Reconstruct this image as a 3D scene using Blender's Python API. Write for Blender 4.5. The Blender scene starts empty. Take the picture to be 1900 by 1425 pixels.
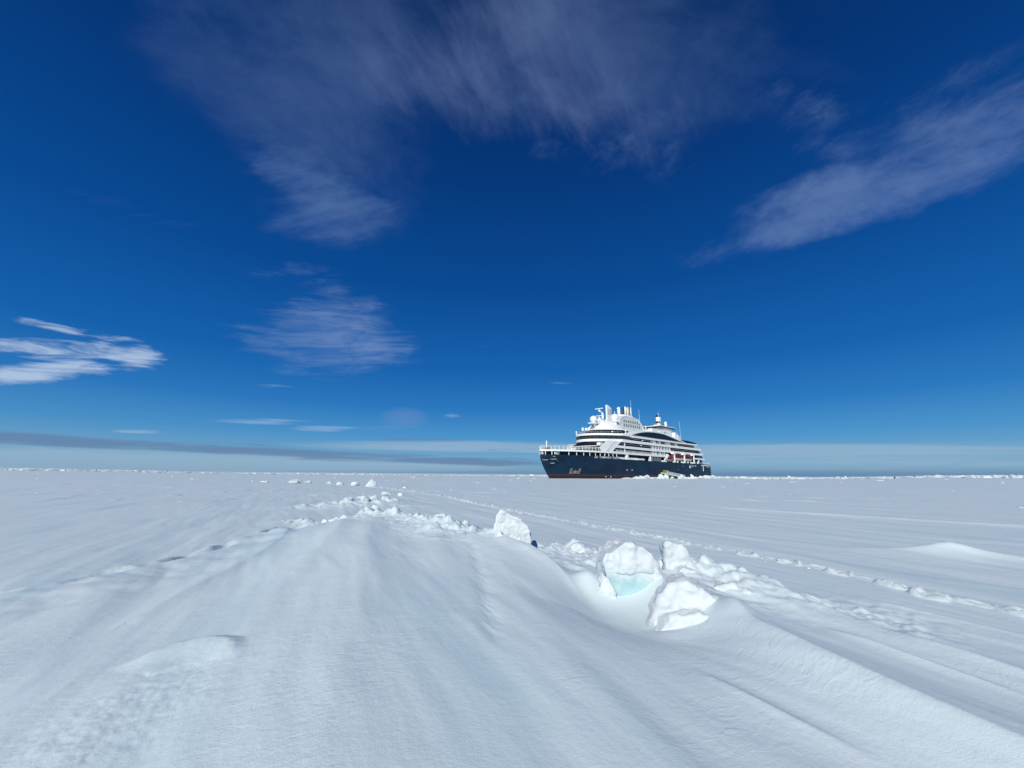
import bpy, bmesh, math, random
import numpy as np
from mathutils import Vector, Matrix, noise as mnoise
random.seed(7); rng = np.random.default_rng(11)
R = math.radians
EYE = 1.68

# ------------------------------------------------------------------ scene, camera, light
scn = bpy.context.scene
col = scn.collection
cam_d = bpy.data.cameras.new('camera'); cam = bpy.data.objects.new('camera', cam_d); col.objects.link(cam)
cam_d.sensor_width = 36.0; cam_d.lens = 36.0*713/1900
cam_d.clip_start = 0.05; cam_d.clip_end = 20000
p = R(13.2); fw = Vector((0, math.cos(p), math.sin(p))); rt = Vector((1, 0, 0)); up = rt.cross(fw); ro = 0.009
r2 = rt*math.cos(ro)+up*math.sin(ro); u2 = up*math.cos(ro)-rt*math.sin(ro)
M = Matrix((( r2.x, u2.x, -fw.x, 0), (r2.y, u2.y, -fw.y, 0), (r2.z, u2.z, -fw.z, EYE), (0, 0, 0, 1)))
cam.matrix_world = M
scn.camera = cam

SUN_EL = R(32); SUN_AZ = Vector((-0.34, -0.94, 0)).normalized()      # horizontal direction towards the sun
sd = bpy.data.lights.new('sun', 'SUN'); sd.energy = 3.6; sd.angle = R(0.5); sd.color = (1.0, 0.975, 0.88)
so = bpy.data.objects.new('sun', sd); col.objects.link(so)
sv = Vector((SUN_AZ.x*math.cos(SUN_EL), SUN_AZ.y*math.cos(SUN_EL), math.sin(SUN_EL)))
so.rotation_euler = sv.to_track_quat('Z', 'Y').to_euler(); so.location = (0, 0, 60)

scn.view_settings.view_transform = 'Standard'; scn.view_settings.look = 'None'
scn.view_settings.exposure = 0.0; scn.view_settings.gamma = 1.0
scn.cycles.max_bounces = 6; scn.cycles.diffuse_bounces = 3

# ------------------------------------------------------------------ world: sky and cirrus, laid out by compass direction
W = bpy.data.worlds.new("World"); scn.world = W; W.use_nodes = True
nt = W.node_tree; nt.nodes.clear()
class NB:
    """tiny node builder"""
    def __init__(s, nt): s.nt = nt
    def n(s, t, **k):
        o = s.nt.nodes.new(t)
        for a, b in k.items(): setattr(o, a, b)
        return o
    def put(s, sock, v):
        if hasattr(v, 'is_linked') or hasattr(v, 'links'): s.nt.links.new(v, sock)
        else: sock.default_value = v
    def m(s, op, a, b=0.0, c=0.0, clamp=False):
        o = s.n('ShaderNodeMath', operation=op); o.use_clamp = clamp
        s.put(o.inputs[0], a)
        if len(o.inputs) > 1: s.put(o.inputs[1], b)
        if len(o.inputs) > 2: s.put(o.inputs[2], c)
        return o.outputs[0]
    def v(s, op, a, b=(0, 0, 0)):
        o = s.n('ShaderNodeVectorMath', operation=op); s.put(o.inputs[0], a); s.put(o.inputs[1], b)
        return o.outputs['Value'] if op in ('DOT_PRODUCT', 'LENGTH') else o.outputs[0]
    def comb(s, x, y, z=0.0):
        o = s.n('ShaderNodeCombineXYZ'); s.put(o.inputs[0], x); s.put(o.inputs[1], y); s.put(o.inputs[2], z); return o.outputs[0]
    def ss(s, x, a, b, lo=0.0, hi=1.0):
        o = s.n('ShaderNodeMapRange', interpolation_type='SMOOTHSTEP'); s.put(o.inputs[0], x)
        o.inputs[1].default_value = a; o.inputs[2].default_value = b; o.inputs[3].default_value = lo; o.inputs[4].default_value = hi
        return o.outputs[0]
    def lin(s, x, a, b, lo=0.0, hi=1.0):
        o = s.n('ShaderNodeMapRange'); s.put(o.inputs[0], x)
        o.inputs[1].default_value = a; o.inputs[2].default_value = b; o.inputs[3].default_value = lo; o.inputs[4].default_value = hi
        return o.outputs[0]
    def noise(s, vec, sc, det=4, rough=.55, dist=0.0):
        o = s.n('ShaderNodeTexNoise'); s.put(o.inputs['Vector'], vec); o.inputs['Scale'].default_value = sc
        o.inputs['Detail'].default_value = det; o.inputs['Roughness'].default_value = rough; o.inputs['Distortion'].default_value = dist
        return o.outputs['Fac']
    def mix(s, f, a, b):
        o = s.n('ShaderNodeMix', data_type='RGBA'); s.put(o.inputs[0], f)
        s.put(o.inputs[6], a if not isinstance(a, tuple) else (*a, 1)[:4]); s.put(o.inputs[7], b if not isinstance(b, tuple) else (*b, 1)[:4])
        return o.outputs[2]
    def ramp(s, f, stops, interp='LINEAR'):
        o = s.n('ShaderNodeValToRGB'); cr = o.color_ramp; cr.interpolation = interp
        while len(cr.elements) < len(stops): cr.elements.new(0.5)
        for e, (q, c) in zip(cr.elements, stops): e.position = q; e.color = (*c, 1)
        s.put(o.inputs[0], f); return o.outputs[0]
def lin(r, g, b):
    f = lambda c: (c/255/12.92) if c/255 <= .04045 else ((c/255+.055)/1.055)**2.4
    return (f(r), f(g), f(b))
N = NB(nt)
tc = N.n('ShaderNodeTexCoord').outputs['Generated']
dirv = N.v('NORMALIZE', tc)
sep = N.n('ShaderNodeSeparateXYZ'); nt.links.new(dirv, sep.inputs[0]); dx, dy, dz = sep.outputs
elev = N.m('ARCSINE', dz)                                   # radians
# Nishita sky, deepened towards the polarised blue of the photograph
sky = N.n('ShaderNodeTexSky', sky_type='NISHITA'); sky.sun_disc = False
sky.sun_elevation = SUN_EL; sky.sun_rotation = math.atan2(SUN_AZ.x, SUN_AZ.y); sky.altitude = 0; sky.air_density = 1.0; sky.dust_density = 0.3; sky.ozone_density = 3.0
grade = N.ramp(N.lin(elev, 0.0, 1.0), [
    (0.00, lin(130, 161, 190)), (0.035, lin(118, 162, 197)), (0.09, lin(74, 142, 198)), (0.16, lin(38, 114, 186)),
    (0.26, lin(12, 92, 170)), (0.46, lin(0, 70, 146)), (0.72, lin(0, 50, 118)), (1.0, lin(0, 36, 92))])
def cmix(a, b, mode):
    o = N.n('ShaderNodeMix', data_type='RGBA', blend_type=mode); o.inputs[0].default_value = 1.0
    for k_, q_ in ((6, a), (7, b)): N.put(o.inputs[k_], q_ if not isinstance(q_, tuple) else (*q_, 1))
    return o.outputs[2]
base = cmix(cmix(grade, (.84, .86, .88), 'MULTIPLY'), cmix(sky.outputs[0], (.003, .009, .012), 'MULTIPLY'), 'ADD')

def cdir(u, v):            # photo bearing -> world direction (bearing and elevation of a cloud)
    d = fw*713 + r2*(u-950) - u2*(v-712.5); return d.normalized()
def bgsh(c):
    o = N.n('ShaderNodeBackground'); N.put(o.inputs[0], (*c, 1) if isinstance(c, tuple) else c); o.inputs[1].default_value = 1.0; return o.outputs[0]
def over(cur, f, colr):
    o = N.n('ShaderNodeMixShader'); nt.links.new(f, o.inputs[0]); nt.links.new(cur, o.inputs[1]); nt.links.new(bgsh(lin(*colr)), o.inputs[2]); return o.outputs[0]
def noise2(x, y, det=4, rough=.55, dist=0.0):
    o = N.n('ShaderNodeTexNoise', noise_dimensions='2D'); nt.links.new(N.comb(x, y), o.inputs['Vector']); o.inputs['Scale'].default_value = 1
    o.inputs['Detail'].default_value = det; o.inputs['Roughness'].default_value = rough; o.inputs['Distortion'].default_value = dist; return o
wn = N.n('ShaderNodeTexNoise'); nt.links.new(dirv, wn.inputs['Vector']); wn.inputs['Scale'].default_value = 5.0; wn.inputs['Detail'].default_value = 4
dwarp = N.v('ADD', dirv, N.v('MULTIPLY', N.v('SUBTRACT', wn.outputs['Color'], (.5, .5, .5)), (.16, .16, .05)))
dlow = N.v('ADD', dirv, N.v('MULTIPLY', N.v('SUBTRACT', wn.outputs['Color'], (.5, .5, .5)), (.10, .10, .012)))
def frame(u, v, ang):
    c = cdir(u, v); ex = cdir(u+1, v+math.tan(R(ang)))-c; ex = (ex-c*ex.dot(c)).normalized(); ey = c.cross(ex)*-1
    return c, ex, ey, 1/(713*(Vector((u-950, v-712.5, 713)).length/713)**1.5)
def bank(cur, ells, noise_, amp, lo, hi, op, colr, dv):
    """cloud bank = sum of soft ellipses about given bearings, broken up by a noise field"""
    tot = None
    for (u, v, w, h, ang, a) in ells:
        c, ex, ey, px = frame(u, v, ang)
        A = N.m('SUBTRACT', N.v('DOT_PRODUCT', dv, tuple(ex/(w*px))), ex.dot(c)/(w*px)); B = N.v('DOT_PRODUCT', dv, tuple(ey/(h*px)))
        r2_ = N.m('MULTIPLY_ADD', A, A, N.m('MULTIPLY', B, B)); q = N.m('SUBTRACT', 1.0, r2_, clamp=True)
        tot = N.m('MULTIPLY', q, a) if tot is None else N.m('MULTIPLY_ADD', q, a, tot)
    d = N.m('ADD', tot, N.m('MULTIPLY', N.m('SUBTRACT', noise_, .5), amp))
    d = N.ss(d, lo, hi)
    d = N.m('MULTIPLY', d, N.m('MULTIPLY', N.ss(tot, 0.0, .35), op))
    return over(cur, d, colr)
def local_noise(u, v, ang, sx, sy, det=5, rough=.6, dist=.4):
    c, ex, ey, px = frame(u, v, ang)
    return noise2(N.v('DOT_PRODUCT', dirv, tuple(ex*sx)), N.v('DOT_PRODUCT', dirv, tuple(ey*sy)), det, rough, dist).outputs['Fac']
az = N.m('ARCTAN2', dx, dy)
cur = bgsh(base)
nV = local_noise(950, 120, 62, 4.5, 13, 7, .64, .15)         # fan streaks
nS = local_noise(700, 200, 20, 4.5, 7.5, 8, .66, .2)       # soft veil
nR = local_noise(1600, 350, -22, 9.0, 16.0, 8, .68, .1)     # feathery right bank
nB = noise2(N.m('MULTIPLY', az, 10.0), N.m('MULTIPLY_ADD', az, -5.0, N.m('MULTIPLY', elev, 36)), 7, .62, .5).outputs['Fac']
nH = noise2(N.m('MULTIPLY', az, 7.0), N.m('MULTIPLY_ADD', az, -6.0, N.m('MULTIPLY', elev, 60)), 6, .6, .5).outputs['Fac']
nL = noise2(N.m('MULTIPLY', az, 5.0), N.m('MULTIPLY', elev, 110), 7, .64, .5).outputs['Fac']
# high veil across the top
cur = bank(cur, [(560, 120, 330, 230, 10, .8), (900, 60, 420, 210, 0, .9), (620, 300, 240, 190, 30, .65), (1180, 110, 320, 200, 15, .75), (1420, 60, 330, 200, 15, .35), (640, 410, 130, 60, 4, .3)], nS, 2.3, .0, 2.1, .52, (82, 108, 156), dwarp)
cur = bank(cur, [(930, 110, 330, 170, 10, 1.0), (1160, 200, 240, 130, 20, .9), (820, 180, 200, 110, 20, .5), (980, 20, 220, 70, 0, .5)], nV, 2.6, .30, 2.1, .30, (118, 138, 180), dwarp)
cur = bank(cur, [(600, 390, 190, 75, 12, 1.0), (560, 310, 200, 80, 25, .7), (1130, 290, 210, 55, 5, .55), (230, 385, 190, 34, 8, .55), (1480, 160, 200, 60, 10, .35)], nR, 2.4, .30, 1.7, .38, (108, 138, 188), dwarp)
# right bank rising to the right
cur = bank(cur, [(1720, 290, 380, 150, -22, .75), (1520, 385, 210, 85, -12, 1.2), (1860, 260, 200, 110, -18, .6), (1390, 455, 160, 36, -8, .6), (1600, 220, 300, 80, -5, .4)], nR, 2.6, .10, 2.3, .45, (126, 152, 198), dwarp)
# middle fan
cur = bank(cur, [(615, 640, 190, 85, 6, 1.1), (640, 560, 120, 34, 8, .6), (560, 505, 130, 26, 8, .5), (700, 655, 60, 40, 0, .4), (610, 600, 130, 60, 5, .4)], N.m('MULTIPLY', N.m('ADD', nH, nB), .5), 3.0, .20, 2.2, .56, (138, 164, 206), dwarp)
# bright low cloud at the left edge
cur = bank(cur, [(110, 655, 170, 36, 5, 1.1), (50, 694, 210, 30, -2, 1.6), (80, 602, 80, 14, 10, .9), (200, 633, 110, 24, 12, .95), (272, 668, 52, 36, 6, 1.0), (0, 640, 60, 20, 5, .4)], N.m('MULTIPLY', N.m('ADD', nH, nB), .5), 4.6, .55, 1.8, .90, (178, 199, 226), dlow)
# wisps
cur = bank(cur, [(470, 782, 125, 8, 1, 1), (270, 800, 60, 7, 0, 1), (605, 795, 75, 8, 0, .9), (1045, 711, 32, 3.5, 0, .8), (838, 771, 22, 5, 0, .8), (510, 715, 60, 7, 0, .45)], nL, 2.2, .25, 1.3, .55, (160, 190, 220), dirv)
cur = bank(cur, [(750, 776, 60, 26, 0, 1.0), (690, 795, 50, 8, 0, .6), (900, 640, 40, 10, 0, .3)], nL, 1.0, .2, 1.0, .35, (116, 146, 196), dirv)
# pale stratus layers towards the horizon, then the long grey bank
cur = bank(cur, [(250, 856, 900, 34, .8, 1.5), (860, 828, 330, 13, .5, 1.3), (1500, 850, 650, 40, .8, .9), (1560, 832, 330, 11, .5, .9), (1120, 836, 500, 6, .5, .6), (620, 866, 560, 10, .6, .9)], nL, 1.3, .10, 1.3, .74, (150, 180, 204), dirv)
cur = bank(cur, [(40, 812, 200, 18, 4, 1.0), (330, 828, 400, 17, 2.0, 1.3), (700, 849, 330, 12, 2.2, 1.3), (960, 858, 280, 10, .3, 1.2), (770, 816, 130, 7, 0, 1.0), (930, 834, 90, 5, 0, .8), (1850, 836, 140, 6, 1, .9)], nL, 2.6, .35, 1.6, .80, (100, 130, 168), dlow)
# bluish fog bank sitting on the horizon to the right
low = N.ss(N.m('ADD', elev, N.m('MULTIPLY', N.noise(N.comb(N.m('MULTIPLY', dx, 3), N.m('MULTIPLY', elev, 30), 3.3), 1, 4), .012)), .004, .030, 1.0, 0.0)
azf = N.ss(dx, -.55, .45, .15, .75)
cur = over(cur, N.m('MULTIPLY', low, azf), (90, 128, 168))
wo = N.n('ShaderNodeOutputWorld'); nt.links.new(cur, wo.inputs[0])
W.cycles.sampling_method = 'MANUAL'; W.cycles.sample_map_resolution = 512

# ------------------------------------------------------------------ materials
def mat(name, base, rough=.6, metal=0.0, bump=None, spec=.5, var=0.0, vscale=1.0, alpha=None, dark=None):
    m = bpy.data.materials.new(name); m.use_nodes = True; t = m.node_tree; nb = NB(t)
    b = t.nodes['Principled BSDF']; b.inputs['Roughness'].default_value = rough; b.inputs['Metallic'].default_value = metal
    b.inputs['Specular IOR Level'].default_value = spec
    b.inputs['Base Color'].default_value = (*base, 1)
    pos = nb.n('ShaderNodeTexCoord').outputs['Object']
    if var:
        f = nb.noise(pos, vscale, 5, .6)
        c = nb.mix(nb.ss(f, .35, .7), tuple(min(1, x*(1+var)) for x in base), tuple(x*(1-var) for x in base))
        t.links.new(c, b.inputs['Base Color'])
    if bump:
        sc, st, dd = bump
        bn = nb.n('ShaderNodeBump'); bn.inputs['Strength'].default_value = st; bn.inputs['Distance'].default_value = dd
        t.links.new(nb.noise(pos, sc, 5, .6), bn.inputs['Height']); t.links.new(bn.outputs[0], b.inputs['Normal'])
    return m
MT = {}
MT['navy'] = mat('navy_hull_paint', (.0032, .021, .050), .45, spec=.22, var=.32, vscale=.14, bump=(.25, .25, .25))
MT['red'] = mat('red_waterline_paint', (.10, .022, .026), .55, var=.3, vscale=.8)
MT['boot'] = mat('worn_dark_antifouling', (.022, .008, .011), .7, var=.5, vscale=.6)
MT['white'] = mat('white_ship_paint', (.88, .89, .87), .45, var=.03, vscale=.4)
MT['grey'] = mat('light_grey_ship_paint', (.66, .69, .68), .5, var=.06, vscale=.5)
MT['midgrey'] = mat('grey_louvres', (.22, .25, .25), .6)
MT['stone'] = mat('dull_grey_steel', (.17, .175, .17), .7, var=.25, vscale=1.5)
MT['rail'] = mat('rail_steel', (.62, .66, .68), .5)
MT['glass'] = mat('dark_ship_glass', (.006, .009, .015), .5, spec=.1, var=.5, vscale=.8)
MT['dark'] = mat('shaded_deck_interior', (.010, .012, .018), .8, var=.5, vscale=1.5)  # near-black colour holds the shade of the recessed decks
MT['arc'] = mat('blue_black_arc_glass', (.003, .012, .024), .35, spec=.2)
MT['teal'] = mat('green_tinted_glass', (.018, .040, .045), .3, spec=.3, var=.5, vscale=1.0)
MT['black'] = mat('plain_black', (.03, .024, .022), .7)  # one black for pipes, ports, door opening and roof underside
MT['rust'] = mat('rusty_exhaust_pipe', (.17, .09, .06), .7, var=.4, vscale=2.0)
MT['cream'] = mat('cream_exhaust_pipe', (.76, .72, .62), .5)
MT['boatred'] = mat('lifeboat_red', (.20, .010, .016), .45)
MT['boathull'] = mat('lifeboat_grp_hull', (.55, .60, .60), .5)
MT['inflat'] = mat('grey_boat_hull', (.25, .26, .28), .6)
MT['yellow'] = mat('yellow_green_net', (.45, .50, .12), .7)
MT['orange'] = mat('orange_crane_paint', (.45, .12, .05), .6)
MT['brown'] = mat('brass_deck_gear', (.28, .20, .09), .6)
MT['penguinblack'] = mat('black_plumage', (.012, .012, .016), .7)
MT['penguinwhite'] = mat('white_plumage', (.75, .75, .72), .8)

SD = Vector((-.455, .89, 0)).normalized()       # wind direction of the drifts
def snow_mat(name, kind):
    m = bpy.data.materials.new(name); m.use_nodes = True; t = m.node_tree; nb = NB(t); b = t.nodes['Principled BSDF']
    b.inputs['Roughness'].default_value = .55; b.inputs['Specular IOR Level'].default_value = .25
    geo = nb.n('ShaderNodeNewGeometry').outputs['Position']
    along = nb.v('DOT_PRODUCT', geo, tuple(SD)); across = nb.v('DOT_PRODUCT', geo, (SD.y, -SD.x, 0))
    sp = nb.n('ShaderNodeSeparateXYZ'); t.links.new(geo, sp.inputs[0])
    st = nb.comb(nb.m('MULTIPLY', along, .16), nb.m('MULTIPLY', across, 1.0), sp.outputs[2])
    if kind == 'snow':
        f = nb.ss(nb.noise(st, .8, 5, .6), .50, .74)                    # wind-polished, slightly icier patches
        f2 = nb.ss(nb.noise(geo, .22, 3, .5), .42, .68)
        c = nb.mix(nb.m('MULTIPLY', f, .75), (.72, .82, .85), (.59, .755, .79))
        c = nb.mix(nb.m('MULTIPLY', f2, .35), c, (.70, .795, .84))
        t.links.new(c, b.inputs['Base Color'])
        rr = nb.lin(f, 0, 1, .55, .36); t.links.new(rr, b.inputs['Roughness'])
    elif kind == 'lump':
        c = nb.mix(nb.ss(nb.noise(geo, 7, 5, .6), .45, .7), (.69, .745, .765), (.60, .675, .71)); t.links.new(c, b.inputs['Base Color'])
    else:
        f = nb.noise(geo, 5, 5, .65, .4)
        c = nb.mix(nb.ss(f, .35, .7), (.37, .57, .61), (.49, .65, .68))
        ob = nb.n('ShaderNodeTexCoord').outputs['Object']; so_ = nb.n('ShaderNodeSeparateXYZ'); t.links.new(ob, so_.inputs[0])
        lay = nb.noise(nb.comb(nb.m('MULTIPLY', so_.outputs[0], 3.0), nb.m('MULTIPLY_ADD', so_.outputs[2], 16.0, nb.m('MULTIPLY', so_.outputs[0], 5.0)), 0.0), 1.0, 5, .6)
        c = nb.mix(nb.m('MULTIPLY', nb.ss(lay, .52, .68), .5), c, (.62, .72, .73))
        up_ = nb.ss(nb.m('ADD', so_.outputs[2], nb.m('MULTIPLY', nb.m('SUBTRACT', f, .5), .35)), .20, .40)
        c = nb.mix(up_, c, (.68, .74, .75)); t.links.new(c, b.inputs['Base Color'])
        b.inputs['Roughness'].default_value = .28
        b.inputs['Subsurface Weight'].default_value = .3; b.inputs['Subsurface Radius'].default_value = (.02, .06, .08)
    # fine wind crust + grain
    h1 = nb.noise(st, 5.0, 4, .55); h2 = nb.noise(nb.v('MULTIPLY', geo, (1, 1, 1)), 90, 3, .6); h3 = nb.noise(geo, 22, 4, .6)
    rip = nb.noise(nb.comb(nb.m('MULTIPLY', along, 12.0), nb.m('MULTIPLY', across, 5.0), 0.0), 1.0, 4, .6, 1.2)
    h = nb.m('ADD', nb.m('MULTIPLY', h1, .004 if kind == 'snow' else .006), nb.m('MULTIPLY', h2, .0021))
    h = nb.m('ADD', h, nb.m('MULTIPLY', h3, .0042 if kind == 'snow' else .015))
    if kind == 'snow': h = nb.m('ADD', h, nb.m('MULTIPLY', nb.m('MULTIPLY', rip, nb.ss(nb.noise(geo, .9, 3, .6), .42, .62)), .009))
    bn = nb.n('ShaderNodeBump'); bn.inputs['Strength'].default_value = .8 if kind != 'ice' else .5; bn.inputs['Distance'].default_value = 1.0
    t.links.new(h, bn.inputs['Height']); t.links.new(bn.outputs[0], b.inputs['Normal'])
    return m
MT['snow'] = snow_mat('wind_packed_snow', 'snow'); MT['lump'] = snow_mat('crusted_snow', 'lump'); MT['ice'] = snow_mat('pale_blue_ice', 'ice')

# ------------------------------------------------------------------ numpy gradient noise
_perm = rng.permutation(512).astype(np.int64); _perm = np.concatenate([_perm, _perm, _perm])
_ga = rng.uniform(0, 2*np.pi, 512); _gx, _gy = np.cos(_ga), np.sin(_ga)
def pn(x, y):
    xi = np.floor(x).astype(np.int64); yi = np.floor(y).astype(np.int64); xf = x-xi; yf = y-yi; xi &= 511; yi &= 511
    u = xf*xf*xf*(xf*(xf*6-15)+10); v = yf*yf*yf*(yf*(yf*6-15)+10)
    def g(ix, iy, fx, fy):
        h = _perm[_perm[ix & 511]+(iy & 511)] & 511; return _gx[h]*fx+_gy[h]*fy
    a = g(xi, yi, xf, yf); b = g(xi+1, yi, xf-1, yf); c = g(xi, yi+1, xf, yf-1); d = g(xi+1, yi+1, xf-1, yf-1)
    return (a+u*(b-a))*(1-v)+(c+u*(d-c))*v
def fbm(x, y, o=4, g=.5):
    s = 0; a = 1; f = 1
    for i in range(o): s = s+a*pn(x*f+17.3*i, y*f+5.1*i); a *= g; f *= 2.03
    return s
def sstep(x, a, b):
    t = np.clip((x-a)/(b-a), 0, 1); return t*t*(3-2*t)
def polydist(X, Y, pts, margin=4.5):
    """signed distance to a smoothed polyline (positive = right-hand side walking along), interpolated third value, arc length"""
    for _ in range(3):
        q = [pts[0]]
        for a, b in zip(pts, pts[1:]):
            q += [tuple(.75*u+.25*v for u, v in zip(a, b)), tuple(.25*u+.75*v for u, v in zip(a, b))]
        pts = q+[pts[-1]]
    xs = [p_[0] for p_ in pts]; ys = [p_[1] for p_ in pts]
    sel = (X > min(xs)-margin) & (X < max(xs)+margin) & (Y > min(ys)-margin) & (Y < max(ys)+margin)
    x, y = X[sel], Y[sel]
    best = np.full(x.shape, 1e9); sg = np.ones(x.shape); val = np.zeros(x.shape); arc = np.zeros(x.shape); L = 0; n = len(pts)-1
    for i, ((x0, y0, h0), (x1, y1, h1)) in enumerate(zip(pts, pts[1:])):
        ex, ey = x1-x0, y1-y0; l = math.hypot(ex, ey)
        if l < 1e-6: continue
        tt = ((x-x0)*ex+(y-y0)*ey)/l**2; t = np.clip(tt, 0, 1)
        d = np.hypot(x-x0-t*ex, y-y0-t*ey); c = (x-x0)*ey-(y-y0)*ex; k = d < best-1e-9
        h = h0+t*(h1-h0)
        if i == 0: h = h*np.exp(-(np.clip(-tt, 0, None)*l/.4)**2)
        if i == n-1: h = h*np.exp(-(np.clip(tt-1, 0, None)*l/.4)**2)
        best = np.where(k, d, best); sg = np.where(k, np.sign(c), sg); val = np.where(k, h, val); arc = np.where(k, L+t*l, arc); L += l
    D = np.full(X.shape, 1e3); Vv = np.zeros(X.shape); Aa = np.zeros(X.shape); D[sel] = best*sg; Vv[sel] = val; Aa[sel] = arc
    return D, Vv, Aa
DX, DY = SD.x, SD.y
TRACK = [(-15.6, 46.3, 0), (-7.0, 34.9, 0), (-.5, 19.7, 0), (2.8, 13.9, 0), (4.3, 11.1, 0), (5.3, 9.0, 0), (5.95, 7.5, 0), (6.2, 6.6, 0)]
TRACK2 = [(6.1, 6.15, 0), (6.3, 5.9, 0), (6.55, 5.5, 0), (7.2, 4.6, 0)]
def height(x, y):
    r = np.hypot(x, y)
    s = x*DX+y*DY; t = x*DY-y*DX                     # along / across the wind
    near = 1-sstep(r, 25, 60)
    z = .05*fbm(x*.12, y*.12, 3)*sstep(r, 6, 20) + .10*fbm(x*.02+5, y*.02, 3)*sstep(r, 30, 120)
    wob = .3*fbm(s*.2, t*.4, 2)
    streak = fbm(s*.16, t*.9+wob, 3, .5)*.040 + fbm(s*.30+9, t*2.2+wob*1.5, 3, .5)*.006*(.4+1.6*np.clip(pn(x*.35, y*.35)+.45, 0, 1)*1.3) + fbm(s*1.6+3, t*5+wob*3, 3, .55)*.0022
    z = z+streak*(.4+.6*near)*(.35+.65*sstep(t, -6.5, -2.5)*1.0)
    # far sastrugi: little scarps that catch the sun
    m = sstep(r, 14, 40)
    sas = np.clip(fbm(s*.22+40, t*.55, 4, .6)-.40, 0, 1); z = z+sas*.16*m
    # --- whaleback drift from the rubble to the viewer
    wd, wh, wa = polydist(x, y, [(-5.2, 13.0, .16), (-4.3, 11.4, .44), (-2.6, 8.2, .46), (-1.3, 5.0, .40), (-.5, 2.5, .34), (.6, -1.5, .30), (1.5, -5, .2)])
    wl = 2.3+.10*wa; wr = 1.45+.07*wa
    prof = np.where(wd < 0, np.exp(-np.abs(wd/wl)**2.4), np.exp(-np.abs(wd/wr)**2.1))
    tip = sstep(wa, 0.0, 1.8)
    z = z+wh*prof*tip
    for pl in ([(-5.6, 12.4, .0), (-5.2, 11.0, .09), (-4.9, 9.2, .05), (-4.7, 7.4, .0)], [(-5.0, 12.2, .0), (-4.4, 10.4, .10), (-3.7, 8.4, .07), (-3.1, 6.2, .05), (-2.7, 4.2, .03), (-2.5, 3.0, .0)],
               [(-4.1, 11.4, .0), (-3.3, 9.4, .08), (-2.5, 7.4, .05), (-1.9, 5.6, .04), (-1.3, 3.4, .04), (-.9, 2.2, .03), (-.4, 1, 0)], [(-2.6, 10.6, .0), (-1.7, 8.6, .09), (-1.0, 6.8, .06), (-.6, 5.4, .0)],
               [(-1.2, 8.8, .0), (-.7, 7.6, .07), (-.1, 6.0, .05), (.2, 4.4, .05), (.5, 3.1, .05), (.8, 2.0, .03), (1.1, .8, 0)], [(-6.6, 7.5, 0), (-5.2, 5.4, .05), (-4.0, 3.8, .04), (-3, 2.6, 0)]):
        td, th, ta = polydist(x, y, pl, 2.0); td = td+.10*pn(ta*.6, ta*0+2.7); z = z+.75*th*np.where(td > 0, np.exp(-np.abs(td/.36)**1.6), np.exp(-np.abs(td/.26)**1.6))
    # --- pressure ridge that carries the blocks, running from far left to near right
    pr, ph, pa = polydist(x, y, [(-7.6, 14.2, .10), (-5.6, 12.9, .26), (-4.2, 12.1, .30), (-2.6, 11.2, .22), (-1.6, 9.3, .36), (-.3, 8.3, .30), (1.2, 8.4, .16), (2.1, 7.4, .24), (2.9, 6.6, .30), (3.6, 5.9, .16), (4.4, 5.2, .03)])
    prof = np.where(pr > 0, np.exp(-np.abs(pr/.62)**1.5), np.exp(-np.abs(pr/.45)**1.7))
    rub = np.abs(fbm(x*1.5, y*1.5, 4, .55))
    z = z+ph*prof*(.62+.9*rub) + .07*np.exp(-(pr/.55)**2)*(fbm(x*5, y*5, 3)-.1)
    # --- drift tail of the big right block
    td, th, ta = polydist(x, y, [(2.55, 6.1, .10), (2.5, 5.5, .10), (2.40, 4.95, .13), (2.28, 4.45, .22), (2.2, 3.9, .28), (2.26, 3.3, .29), (2.42, 2.65, .27), (2.65, 2.0, .25), (3.1, 1.0, .25), (4.2, -1.5, .12)])
    # walking towards the viewer: right-hand side (positive) is the viewer's left
    prof = np.where(td > 0, np.exp(-np.abs(td/.36)**1.45), np.exp(-np.abs(td/.30)**1.35)*.75+.25*np.exp(-np.abs(td/1.0)**2))
    z = z+th*prof
    # second, lower tail to its right
    td, th, ta = polydist(x, y, [(3.2, 6.8, .16), (3.6, 5.3, .16), (3.9, 4.3, .12), (4.6, 3.0, .08), (5.4, 1.5, .08)])
    z = z+th*np.where(td > 0, np.exp(-np.abs(td/.5)**1.3), np.exp(-np.abs(td/.35)**1.4))
    td, th, ta = polydist(x, y, [(-.35, 8.0, .20), (-.02, 7.4, .26), (.36, 6.8, .27), (.74, 5.95, .22), (.92, 5.3, .12), (.9, 4.7, .0)])
    z = z+th*np.where(td > 0, np.exp(-np.abs(td/.55)**1.3), np.exp(-np.abs(td/.20)**1.4))
    # rubbly snow between the right blocks
    m = np.exp(-(((x-1.3)/.9)**2+((y-7.3)/.9)**2)) + .7*np.exp(-(((x-2.9)/.7)**2+((y-5.9)/1.1)**2))
    z = z+m*(.04+.12*np.abs(fbm(x*1.7+3, y*1.7, 4, .5)))
    z = z+.12*np.exp(-(((x-2.0)/.42)**2+((y-4.8)/.30)**2)) + .22*np.exp(-(((x-1.75)/.55)**2+((y-6.1)/.35)**2))
    # small spike
    for (cx, cy, hh, ww) in [(1.35, 8.6, .30, .17), (-3.35, 11.6, .22, .16), (-4.35, 12.2, .26, .22), (-5.2, 12.7, .22, .25), (-2.3, 11.0, .10, .30), (-1.5, 9.4, .10, .35)]:
        d = np.hypot((x-cx), (y-cy)*.8); z = z+hh*np.exp(-(d/ww)**1.2)
    # wind-scooped hollow in front of the blue faced block
    m = np.exp(-np.abs((x-1.28+.12*(y-5))/.60)**2.2-np.abs((y-5.0)/1.05)**2.2); z = z*(1-.80*m)
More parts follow.
